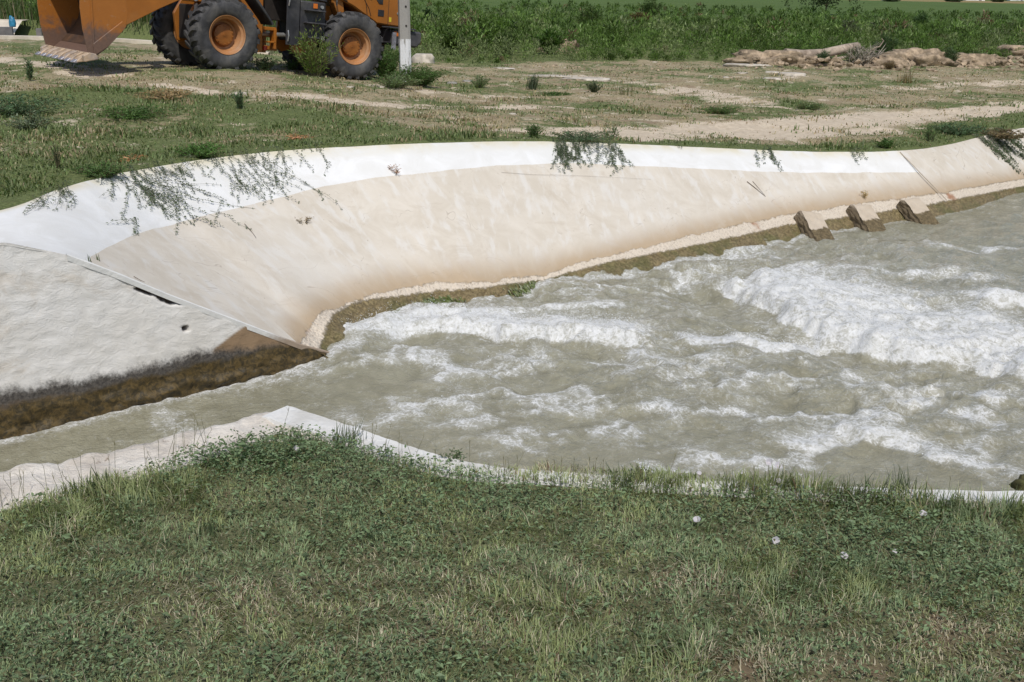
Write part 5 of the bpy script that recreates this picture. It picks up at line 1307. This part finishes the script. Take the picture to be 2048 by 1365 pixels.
# flowering grass stalks along the rim, each topped by three to five thin fingers
sp = [(rng.uniform(560, 2060), 0) for _ in range(56)] + [(rng.uniform(980, 1330), 0) for _ in range(26)] + [(rng.uniform(-40, 420), 1) for _ in range(46)]
V0 = []; A0 = []; H0 = []; W0 = []; B0 = []
mbs = MB(); 
for px, kd in sp:
    p = onz(px, np.interp(px, [0, 300, 420, 560, 700, 900, 1100, 1400, 2048], [1000, 950, 880, 870, 890, 935, 962, 985, 1010]) + rng.uniform(0, 26), 0); p[2] = float(nz(p[0], p[1]))
    hh = rng.uniform(.05, .14); an = rng.uniform(0, 2 * PI); bd = rng.uniform(0, .05)
    t_ = p + np.array([math.cos(an) * bd, math.sin(an) * bd, hh]); mbs.tube([p, p * .5 + t_ * .5 + np.array([0, 0, .01]), t_], .0008, 3)
    for f in range(rng.randint(3, 5)):
        V0.append(t_); A0.append(rng.uniform(0, 2 * PI)); H0.append(rng.uniform(.02, .04)); W0.append(.0013); B0.append(rng.uniform(.5, 1.6))
rt = mbs.build('seed_stalks', simple('seed_stalk', (0.16, 0.15, 0.07), .7, .3)); rt['kind'] = 'stuff'; rt['label'] = 'thin flowering grass stalks along the rim of the near bank'
blade_mesh('seed_fingers', np.array(V0), np.array(A0), np.array(H0), np.array(W0), np.array(B0), np.repeat(np.array([[.17, .15, .075]]), len(V0), 0), M_grass, rt, 2)['kind'] = 'stuff'

def nb(px, py): 
    p = onz(px, py, 0); p[2] = float(nz(p[0], p[1])); return p
for k, (q, h, nbl, sp_, lb, ln) in enumerate([((596, 915), .13, 46, .035, 'dark grass clump with seed heads on the mound beside the stone corner', None), ((690, 893), .13, 60, .030, 'upright grass clump against the coping right of the mound', 1.2),
        ((775, 912), .085, 12, .02, 'thin leaning grass sprig on the coping', .4), ((1240, 975), .12, 30, .03, 'arching grass clump at the rim in the middle', 2.4), ((1460, 985), .16, 10, .015, 'thin dark grass stalks at the rim left of the flowers', None),
        ((1800, 990), .14, 60, .03, 'tall pointed grass clump at the rim right of the flowers', None), ((1730, 1000), .10, 60, .05, 'dark grass tuft under the right coping', None),
        ((1560, 985), .15, 9, .012, 'thin dark stalks rising beside the flowers on the rim', None), ((195, 985), .10, 40, .03, 'broad bladed grass clump at the turf edge by the stone wall', None), ((420, 1060), .08, 14, .02, 'wide bladed grass rosette in the left turf', None)]):
    blades_plant('grass_clump', lb, 'grass', nb(*q), h, nbl, sp_, .0045 if k not in (8, 9) else .009, (.05, .75), (0.085, 0.115, 0.055), 420 + k, None, ln, (.07, .09, .045))
plant('rim_weed', 'small leafy weed with dark tips on the rim in the middle', 'weed', nb(1265, 968), .09, .10, 7, 26, .012, .005, (0.05, 0.07, 0.035), seed=441, up=.6, thin=.0012)
plant('rim_weed', 'small branching weed hanging over the coping end', 'weed', nb(905, 925), .05, .06, 10, 22, .014, .006, (0.05, 0.075, 0.035), seed=442, thin=.001)
plant('rim_weed', 'leafy dark herb crowning the mound by the stone corner', 'weed', nb(480, 935), .06, .20, 80, 16, .017, .007, (0.045, 0.075, 0.032), seed=443, up=.5, thin=.0012)
plant('rim_weed', 'leafy herb on the mound left of the seed headed grass', 'weed', nb(585, 940), .06, .20, 60, 16, .017, .007, (0.048, 0.08, 0.034), seed=444, up=.5, thin=.0012)

# bindweed flowers
g = NG('petal'); b = g.n('BsdfPrincipled', {'Base Color': (.82, .77, .81, 1), 'Roughness': .6}); t = g.n('BsdfTranslucent', {'Color': (.85, .8, .84, 1)}); mx = g.n('MixShader', {0: .45, 1: b.outputs[0], 2: t.outputs[0]}); g.t.links.new(mx.outputs[0], g.out.inputs[0]); M_pet = g.mat
M_thr = NG('petal_throat'); M_thr.bsdf((0.75, 0.66, 0.60), .6); M_thr = M_thr.mat
def flower(px, py, s, h, label, tilt):
    p = nb(px, py + 4); f = empty('bindweed_flower', (p[0], p[1], p[2] + h), label, 'flower', 'white bindweed flowers in the turf')
    rr_ = np.random.RandomState(int(px)); m_ = MB(); bm = m_.bm
    c0 = bm.verts.new((0, 0, -.009)); ring = [bm.verts.new((.005 * math.cos(a), .005 * math.sin(a), -.003)) for a in np.linspace(0, 2 * PI, 15)[:-1]]
    out = [bm.verts.new((.0125 * math.cos(a) * (1 + .07 * math.cos(5 * a)), .0125 * math.sin(a) * (1 + .07 * math.cos(5 * a)), .003 * rr_.uniform(.2, 1.4))) for a in np.linspace(0, 2 * PI, 15)[:-1]]
    for k in range(14):
        bm.faces.new((c0, ring[k], ring[(k + 1) % 14])); bm.faces.new((ring[k], out[k], out[(k + 1) % 14], ring[(k + 1) % 14]))
    o = m_.build('petals', M_pet, f, 0, True); o.rotation_euler = tilt; o.scale = (s, s, s)
    MB().tube([(0, 0, -.006), (.004, .006, -h - .01)], .0011, 4).build('stem', M_stem, f)
for a in [(594, 921, 1.0, .04, 'lone white flower in the herbs of the left mound', (.5, .1, 0)), (1393, 1043, 1.05, .03, 'white flower in the turf below the rim, left of the right hand group', (.45, -.3, 0)),
          (1551, 1083, 1.05, .03, 'round open white flower in the middle of the right turf', (.9, 0, 0)), (1687, 1114, 1.05, .035, 'lowest white flower in the right turf', (.6, .2, 0)),
          (1788, 1106, .7, .03, 'half closed pale violet flower near the lowest one', (.9, .5, 0)), (1843, 1043, 1.05, .04, 'white flower farthest right in the turf', (.35, -.1, 0)),
          (1535, 950, 1.1, .07, 'upper of the white flowers standing at the rim', (.9, -.2, 0)), (1553, 956, 1.1, .065, 'white flower at the rim just right of the upper one', (.9, .3, 0)),
          (1556, 973, .9, .04, 'white flower at the rim below the pair', (.5, 0, 0)), (1483, 962, .6, .05, 'small pale flower at the rim left of the pair', (.8, 0, 0)), (1397, 958, .7, .05, 'pinkish flower at the rim, leftmost of the rim flowers', (.8, .2, 0))]: flower(*a)

# ------------------------------------------------------------------ pole
pb = hit(811, 166)
g = NG('pole_concrete'); O = g.obj(); z = g.n('SeparateXYZ', {0: O}).outputs[2]
st_ = g.noise(1.5, 5, .65, .3, g.n('Mapping', {'Vector': O, 'Scale': (14, 14, 1.6)}).outputs[0]); fn = g.noise(40, 4, .6, 0, O)
c = g.mix(g.noise(5, 5, .6, .3, O), (0.27, 0.255, 0.235), (0.36, 0.345, 0.32))
e = g.math('ADD', z, g.math('MULTIPLY', g.math('SUBTRACT', fn, .5), .05)); pk = g.math('MULTIPLY', g.ramp(e, .97, .955), g.ramp(st_, .36, .46))
pk = g.math('MULTIPLY', pk, g.ramp(g.math('ADD', z, g.math('MULTIPLY', fn, .3)), .0, .4, .75, 1))
c = g.mix(pk, c, g.mix(fn, (.62, .62, .63), (.78, .78, .79))); g.bsdf(c, .9, g.bump(g.math('ADD', fn, st_), .5, .01)); M_pole = g.mat
pole = empty('utility_pole', tuple(pb), 'grey concrete utility pole with a whitewashed foot beside the loader', 'utility pole')
w0, w1 = .128, .085; bm = bmesh.new(); prof = [(-1, -.75), (-.45, -1.0), (.45, -1.0), (1, -.75), (1, .8), (-1, .8)]; rings = []
for zq in [-.4, 0, .5, .95, 1.6, 3, 5, 9.0]:
    ww = w0 + (w1 - w0) * max(zq, 0) / 9.0; rings.append([bm.verts.new((a * ww, b * ww, zq)) for a, b in prof])
for A_, B_ in zip(rings, rings[1:]):
    for k in range(6): bm.faces.new((A_[k], A_[(k + 1) % 6], B_[(k + 1) % 6], B_[k]))
bm.faces.new(rings[-1])
t = MB(); t.bm.free(); t.bm = bm; ps = t.build('shaft', M_pole, pole, .008); pole.rotation_euler = (0, math.radians(-.4), math.radians(16))
for zq in (1.25, 1.66, 2.1): MB().tube([(.02, -.135, zq), (.02, -.10, zq)], .022, 8).build('bolt_hole', M_dark, ps)

# ------------------------------------------------------------------ stones, slabs, mounds
def rock(name, label, cat, p, sx, sy, sz, seed, mat, flat=.55, sub=3, rot=0, group=None):
    bm = bmesh.new(); bmesh.ops.create_icosphere(bm, subdivisions=sub, radius=1)
    co = np.array([v.co[:] for v in bm.verts]); k = seed * 3.1
    d = 1 + (.34 if sub > 3 else .30) * fbm(co[:, 0] * 1.4 + k, co[:, 1] * 1.4 + co[:, 2] * 1.7, 3, seed) + (.22 if sub > 3 else .10) * fbm(co[:, 0] * 4 + co[:, 2] * 3, co[:, 1] * 4 + k, 3, seed)
    co = co * d[:, None]; co[:, 2] = np.clip(co[:, 2], -.4, flat)
    for v, q in zip(bm.verts, co): v.co = (q[0] * sx, q[1] * sy, q[2] * sz)
    me = bpy.data.meshes.new(name); bm.to_mesh(me); bm.free(); me.materials.append(mat)
    for pl in me.polygons: pl.use_smooth = True
    o = bpy.data.objects.new(name, me); COL.objects.link(o); o.location = p; o.rotation_euler = (0, 0, rot); return tag(o, label, cat, group)
M_pale = simple('pale_rubble', (0.50, 0.45, 0.38), .9, .25, 3, dust=(0.33, 0.27, 0.2), dust_amt=.5, bump=.02)
M_mound = simple('loose_earth', (0.36, 0.275, 0.19), .95, .4, 4, dust=(0.14, 0.105, 0.06), dust_amt=.9, bump=.08)
M_grock = simple('grey_stone', (0.24, 0.23, 0.21), .9, .3, 5, dust=(0.42, 0.38, 0.32), dust_amt=.5, bump=.02)
rock('boulder', 'pale square boulder behind the bush at the pole foot', 'boulder', fb(848, 128), .36, .3, .38, 3, M_pale, .7)
for k, (q, sx, sy, sz, lb) in enumerate([((1008, 141), .32, .22, .10, 'flat white stone slab at the foot of the thicket'), ((1118, 153), .80, .28, .06, 'long pale stone slab on the dirt, left of two'), ((1172, 160), .62, .30, .06, 'broad pale slab on the dirt, right of two'),
        ((1490, 135), .75, .3, .14, 'long pale concrete slab lying before the earth mounds'), ((1585, 153), .40, .3, .16, 'pale slab tilted on the rubble in the right meadow'), ((1545, 162), .26, .2, .08, 'small flat whitish slab in the right meadow'),
        ((1485, 149), .16, .12, .05, 'small white stone near the long slab'), ((1545, 147), .22, .15, .08, 'brownish slab of rubble above the tilted slab')]):
    rock('stone_slab', lb, 'stone slab', fb(*q), sx, sy, sz, 20 + k, M_pale, .45)
for k, (q, s, lb) in enumerate([((905, 172), .13, 'grey stone beside the pole bush'), ((935, 166), .13, 'grey stone right of the pole bush stone'), ((912, 180), .05, 'small white stone near the grey ones'), ((1452, 156), .09, 'white stone at the left of the right meadow'),
        ((1310, 124), .09, 'small white stone near the thicket foot'), ((1875, 129), .07, 'small white stone on the mound'), ((1992, 127), .13, 'white stone at the right of the mounds'), ((1420, 154), .07, 'small white stone right of the dirt tracks'),
        ((763, 178), .07, 'pale stone on the ground left of the pole'), ((700, 176), .07, 'pale stone under the rear tyre'), ((480, 190), .16, 'pale flat stone in the track'), ((1025, 234), .07, 'brown stone left of the track'), ((1300, 170), .05, 'white chip on the middle dirt')]):
    rock('stone', lb, 'stone', fb(*q), s, s * .8, s * .6, 40 + k, M_grock if k < 2 else M_pale, .6, 2)
for k, (q, sx, sy, sz, lb) in enumerate([((1545, 130), 1.25, .6, .42, 'brown earth mound at the left end of the fallen log'), ((1625, 131), .8, .5, .26, 'low earth heap in front of the log'), ((1828, 131), 1.15, .7, .52, 'largest tan earth mound right of the root mass'), ((1770, 134), .6, .5, .36, 'small brown earth mound between root mass and largest mound'),
        ((1930, 130), 1.1, .6, .36, 'rough brown earth mound at the right'), ((2045, 112), .9, .6, .40, 'earth mound at the right edge of the frame'), ((1120, 108), .7, .5, .55, 'bare earth bank showing through the thicket foot')]):
    rock('earth_mound', lb, 'earth mound', fb(*q), sx, sy, sz, 60 + k, M_mound, 1.0, 4)
r = np.random.RandomState(77); V = []; F = []
_bm = bmesh.new(); bmesh.ops.create_icosphere(_bm, subdivisions=1, radius=1); _co = np.array([v.co[:] for v in _bm.verts]); _fa = np.array([[v.index for v in f.verts] for f in _bm.faces]); _bm.free()
for k in range(420):
    q = fb(r.uniform(1500, 2060) if k < 330 else r.uniform(1080, 1500), r.normal(132, 5) if k < 330 else r.uniform(130, 165)); sz = r.uniform(.025, .13) * (1 if k < 330 else .5)
    V.append(q + _co * r.uniform(.6, 1.3, (len(_co), 1)) * sz * np.array([1.2, 1, .7]) + [0, 0, (r.rand() * .25 if k < 200 else 0)]); F.append(_fa + k * len(_co))
o = mesh_np('rubble', np.vstack(V), np.vstack(F), M_mound); o['kind'] = 'stuff'; o['label'] = 'earth clods and rubble scattered round the mounds and the log'
M_bark = simple('bleached_wood', (0.37, 0.30, 0.235), .9, .3, 4, dust=(0.16, 0.115, 0.08), dust_amt=.7, bump=.02)
la = fb(1568, 124); lb_ = fb(1705, 122); lg = empty('fallen_log', tuple(la), 'bleached fallen tree trunk lying before the thicket', 'log')
dv = Vector(lb_ - la); MB().tube([Vector((0, 0, .30)), dv * .25 + Vector((0, 0, .24)), dv * .55 + Vector((0, 0, .26)), dv * .85 + Vector((0, 0, .40)), dv * 1.05 + Vector((0, 0, .46))], .13, 10, .17).build('trunk', M_bark, lg, 0, True)
MB().tube([dv * .35 + Vector((0, -.15, .05)), dv * .55 + Vector((0, -.05, .24)), dv * .75 + Vector((0, 0, .34))], .10, 8, .11).build('limb', M_bark, lg, 0, True)
MB().tube([dv * .6 + Vector((0, -.3, .06)), dv * .85 + Vector((0, -.2, .14)), dv * 1.0 + Vector((0, 0, .3))], .05, 8, .04).build('limb', M_bark, lg, 0, True)
rp = fb(1722, 133); rm = empty('root_mass', tuple(rp), 'grey tangle of roots and dead branches at the end of the log', 'root mass'); r = np.random.RandomState(5); mb = MB()
M_twig = simple('grey_twig', (0.30, 0.265, 0.215), .9, .3, 5)
for k in range(90):
    a = r.uniform(0, 2 * PI); q = math.sqrt(r.rand()) * .45; b = Vector((q * math.cos(a) * .9, q * math.sin(a) * .6, r.uniform(0, .3))); e_ = b + Vector((r.normal(.1, .28), r.normal(-.1, .25), r.uniform(.15, .55)))
    mid = (b + e_) / 2 + Vector((r.normal(0, .08), r.normal(0, .08), r.uniform(.02, .14))); mb.tube([b, mid, e_], r.uniform(.008, .022), 4, .004)
mo = mb.build('roots', M_twig, rm); mo['kind'] = 'stuff'
MB().tube([(.1, -.1, .3), (.3, -.2, .58), (.45, -.2, .62), (.55, -.2, .80), (.48, -.2, .86)], .03, 6, .015).build('branch', M_bark, rm, 0, True)
rt = plant('weed_bush', 'green weeds grown over the grey root mass', 'weed', fb(1708, 132), .7, .45, 26, 34, .08, .02, (0.05, 0.075, 0.035), seed=72)

# ------------------------------------------------------------------ old canal behind the loader
g = NG('pond'); g.bsdf((0.20, 0.175, 0.10), .12, g.bump(g.noise(3, 4, .6, .5, g.pos()), .25, .03)); M_pond = g.mat
def kpt(a, b, z): return np.array([K0[0] + _kd[0] * a + _kn[0] * b, K0[1] + _kd[1] * a + _kn[1] * b, z])
o = mesh_np('pond_water', np.array([kpt(-14, .2, -.62), kpt(10.5, .2, -.62), kpt(10.5, 13, -.62), kpt(-14, 13, -.62)]), np.array([[0, 1, 2, 3]]), M_pond); o['kind'] = 'structure'
M_cream = simple('cream_concrete', (0.62, 0.55, 0.45), .9, .2, 1.2, dust=(0.4, 0.33, 0.25), dust_amt=.5, bump=.01)
M_dkcon = simple('dark_concrete', (0.13, 0.125, 0.125), .9, .25, 1.5, dust=(0.28, 0.24, 0.2), dust_amt=.5)  # darker concrete for the two small blocks by the cream slab
kb = empty('canal_kerb', tuple(kpt(4, 0, 0)), 'thin white concrete kerb along the old canal behind the bucket', 'kerb')
rows = []
for a in np.linspace(-14, 10.3, 60):
    zz = float(zfar(*kpt(a, 0, 0)[:2])) + .02; q = [kpt(a, -.14, zz - .1), kpt(a, -.14, zz + .07), kpt(a, .16, zz + .075), kpt(a, .19, zz - .8)]; rows += [w_ - kpt(4, 0, 0) for w_ in q]
mesh_np('edge', np.array(rows), grid_faces(60, 4), M_cream, kb)
wl = empty('canal_slab', tuple(kpt(-3, 11, -.7)), 'cream concrete slab wall on the far side of the old canal, left of the bucket', 'canal wall')
rows = []
for a in np.linspace(-16, -1.4, 40):
    j = .03 * noise2(a * .8, 0, 6); rows += [kpt(a, 10.6, -.75) - kpt(-3, 11, -.7), kpt(a, 11.1, -.35 + j) - kpt(-3, 11, -.7), kpt(a, 11.9, .03 + j) - kpt(-3, 11, -.7), kpt(a, 12.6, .05) - kpt(-3, 11, -.7)]
mesh_np('slope_face', np.array(rows), grid_faces(40, 4), M_cream, wl)
for (pxa, pxb, h, lb) in ((-60, 28, .55, 'dark culvert face at the left edge behind the kerb'), (75, 86, .50, 'small dark sluice panel on the cream slab')):
    pa = onz(pxa, 88, -.55); pb_ = onz(pxb, 88, -.55); dv = (pb_ - pa); nn = np.array([-dv[1], dv[0], 0]) / np.linalg.norm(dv); hh = np.array([0, 0, h])
    q = [pa, pb_, pb_ + hh, pa + hh]; V = np.array(q + [p_ + nn * .5 for p_ in q]); o = mesh_np('culvert_face' if pxb < 60 else 'sluice_panel', V, np.array([[0, 1, 2, 3], [1, 5, 6, 2], [5, 4, 7, 6], [4, 0, 3, 7], [3, 2, 6, 7], [0, 4, 5, 1]]), M_dkcon); tag(o, lb, 'concrete block')
def reeds(name, label, n_, a0, a1, b0, b1, h0, h1, pal, seed):
    r = np.random.RandomState(seed); a = r.uniform(a0, a1, n_); b = r.uniform(b0, b1, n_); P = K0[None] + _kd[None] * a[:, None] + _kn[None] * b[:, None]
    z = gz(P[:, 0], P[:, 1]); H = r.uniform(h0, h1, n_) * (.7 + .5 * (noise2(P[:, 0] * .5, P[:, 1] * .5, seed) + .3)); pal = np.array(pal); C = pal[r.randint(0, len(pal), n_)] * r.uniform(.6, 1.4, (n_, 1))
    o = blade_mesh(name, np.c_[P, np.maximum(z, -.7)], r.uniform(0, 2 * PI, n_), np.maximum(H, .1), r.uniform(.02, .05, n_), r.uniform(.05, .7, n_), C, M_grass, None, 3); o['kind'] = 'stuff'; o['label'] = label
reeds('reeds', 'tall reeds and grass on the far bank of the old canal', 9000, -14, 12, 12.4, 17, .5, 1.15, [(0.07, 0.11, 0.03), (0.09, 0.13, 0.045), (0.05, 0.085, 0.02), (0.17, 0.14, 0.08)], 91)
thicket('bank_bushes', 'leafy bushes behind the reeds of the old canal', 620, 46.5, 56, -12, lambda x, y: np.full(x.shape, 1.5), 60, (.2, .4), 93, lambda x, y: (x < -6) * 1.0, PAL[:4])
bag = empty('plastic_bag', tuple(onz(25, 48, -.05)), 'crumpled blue plastic bag caught in the reeds at the top left', 'plastic bag')
rock('bag_film', None, None, (0, 0, 0), .13, .1, .3, 95, simple('blue_film', (0.03, 0.20, 0.34), .4, .3, 6), 1.0, 3).parent = bag
p = onz(27, 30, .05); rock('earth_mound', 'pinkish bare earth spot above the blue bag', 'earth mound', p, .5, .4, .3, 96, M_mound, 1.0, 3)

# ------------------------------------------------------------------ litter on the lining
M_stick = simple('dry_stick', (0.16, 0.12, 0.085), .9, .3, 20)
def lin_at(px, py):
    j = np.argmin((_px[:, :NVL - 10] - px) ** 2 + (_py[:, :NVL - 10] - py) ** 2); i, k = np.unravel_index(j, (NL, NVL - 10)); return LPd[i, k], NRM[i], i, vv[k]
for q, lb, rr_ in [([(1494, 364), (1512, 378), (1531, 393)], 'dark forked stick lying on the tan concrete at the right', .006), ([(1503, 366), (1516, 380), (1530, 391)], 'thin twin of the dark stick on the tan concrete', .0035), ([(490, 452), (505, 470), (512, 478)], 'short thin stalk fallen on the tan concrete below the creeper', .003),
                  ([(1000, 345), (1060, 349), (1170, 356), (1300, 360)], 'long thin straw lying along the tan concrete', .0014), ([(265, 555), (280, 562), (288, 565)], 'tiny dry twig near the wall joint', .003)]:
    P = [lin_at(*k)[0] + lin_at(*k)[1] * .010 for k in q]; b0 = P[0]; s_ = empty('stick', tuple(b0), lb, 'stick'); MB().tube([a - b0 for a in P], rr_, 5, rr_ * .5).build('twig', M_stick, s_)
for q, lb, sd, cl_ in [((792, 345), 'small dry reddish weed growing from the tan concrete', 97, (0.20, 0.11, 0.06)), ((1728, 397), 'dry yellow weed tuft above the concrete blocks', 98, (0.24, 0.17, 0.06)), ((606, 445), 'tiny sprig in the tan concrete below the creepers', 99, (0.12, 0.09, 0.05))]:
    P = lin_at(*q)[0]; plant('crack_weed', lb, 'weed', P, .12 if sd < 99 else .05, .12, 10, 10, .03, .006, cl_, seed=sd, thin=.002, mat=M_dry)
for k, (q, lb) in enumerate([((193, 520), 'short green blades at the top of the wall joint'), ((182, 524), 'tiny green tuft on the wall joint')]):
    P = lin_at(*q)[0]; blades_plant('grass_clump', lb, 'grass', P, .09, 8, .015, .006, (.05, .4), (0.06, 0.09, 0.03), 460 + k)
M_moss = simple('mossy_stone', (0.10, 0.09, 0.03), .9, .5, 14, dust=(0.03, 0.05, 0.012), dust_amt=.9, bump=.02)
rock('mossy_stone', 'mossy stone at the water by the right end of the coping', 'stone', onz(2054, 974, -.10), .05, .04, .05, 99, M_moss, .8, 3)

# ------------------------------------------------------------------ far houses at the end of the field
M_wht = simple('lime_wall', (0.7, 0.69, 0.66), .9, .1, .5); M_roof = simple('grey_roof', (0.22, 0.2, 0.2), .8, .2, .6)
for k, (px, py, wd, lb) in enumerate([(1950, 2, 7, 'small white farm house far across the field'), (2034, 2, 6, 'low white shed far across the field at the right')]):
    P = onz(px, py + 3, -.97); P = P * 1.0; h_ = empty('farm_house', tuple(P), lb, 'house')
    MB().box(-wd / 2, wd / 2, 0, 5, 0, 2.8).build('wall', M_wht, h_); MB().poly_prism([(-.4, 2.8), (5.4, 2.8), (2.5, 4.4)], -wd / 2 - .3, wd / 2 + .3, 'yz').build('roof', M_roof, h_)
    MB().box(-.5, .5, -.06, -.003, .9, 1.9).build('window', M_glass, h_); MB().box(1.4, 2.3, -.06, -.003, 0, 2.0).build('door', M_roof, h_)
for k, (px, h, lb) in enumerate([(1992, 2.2, 'grey brown bush before the far houses'), (1905, 2.0, 'far bush left of the white farm house'), (1780, 1.6, 'far bush at the field end above the small tree')]):
    P = onz(px, 8, -.97); plant('far_bush', lb, 'bush', P, h, 2.6, 30, 26, .7, .4, (0.04, 0.05, 0.03), seed=500 + k)
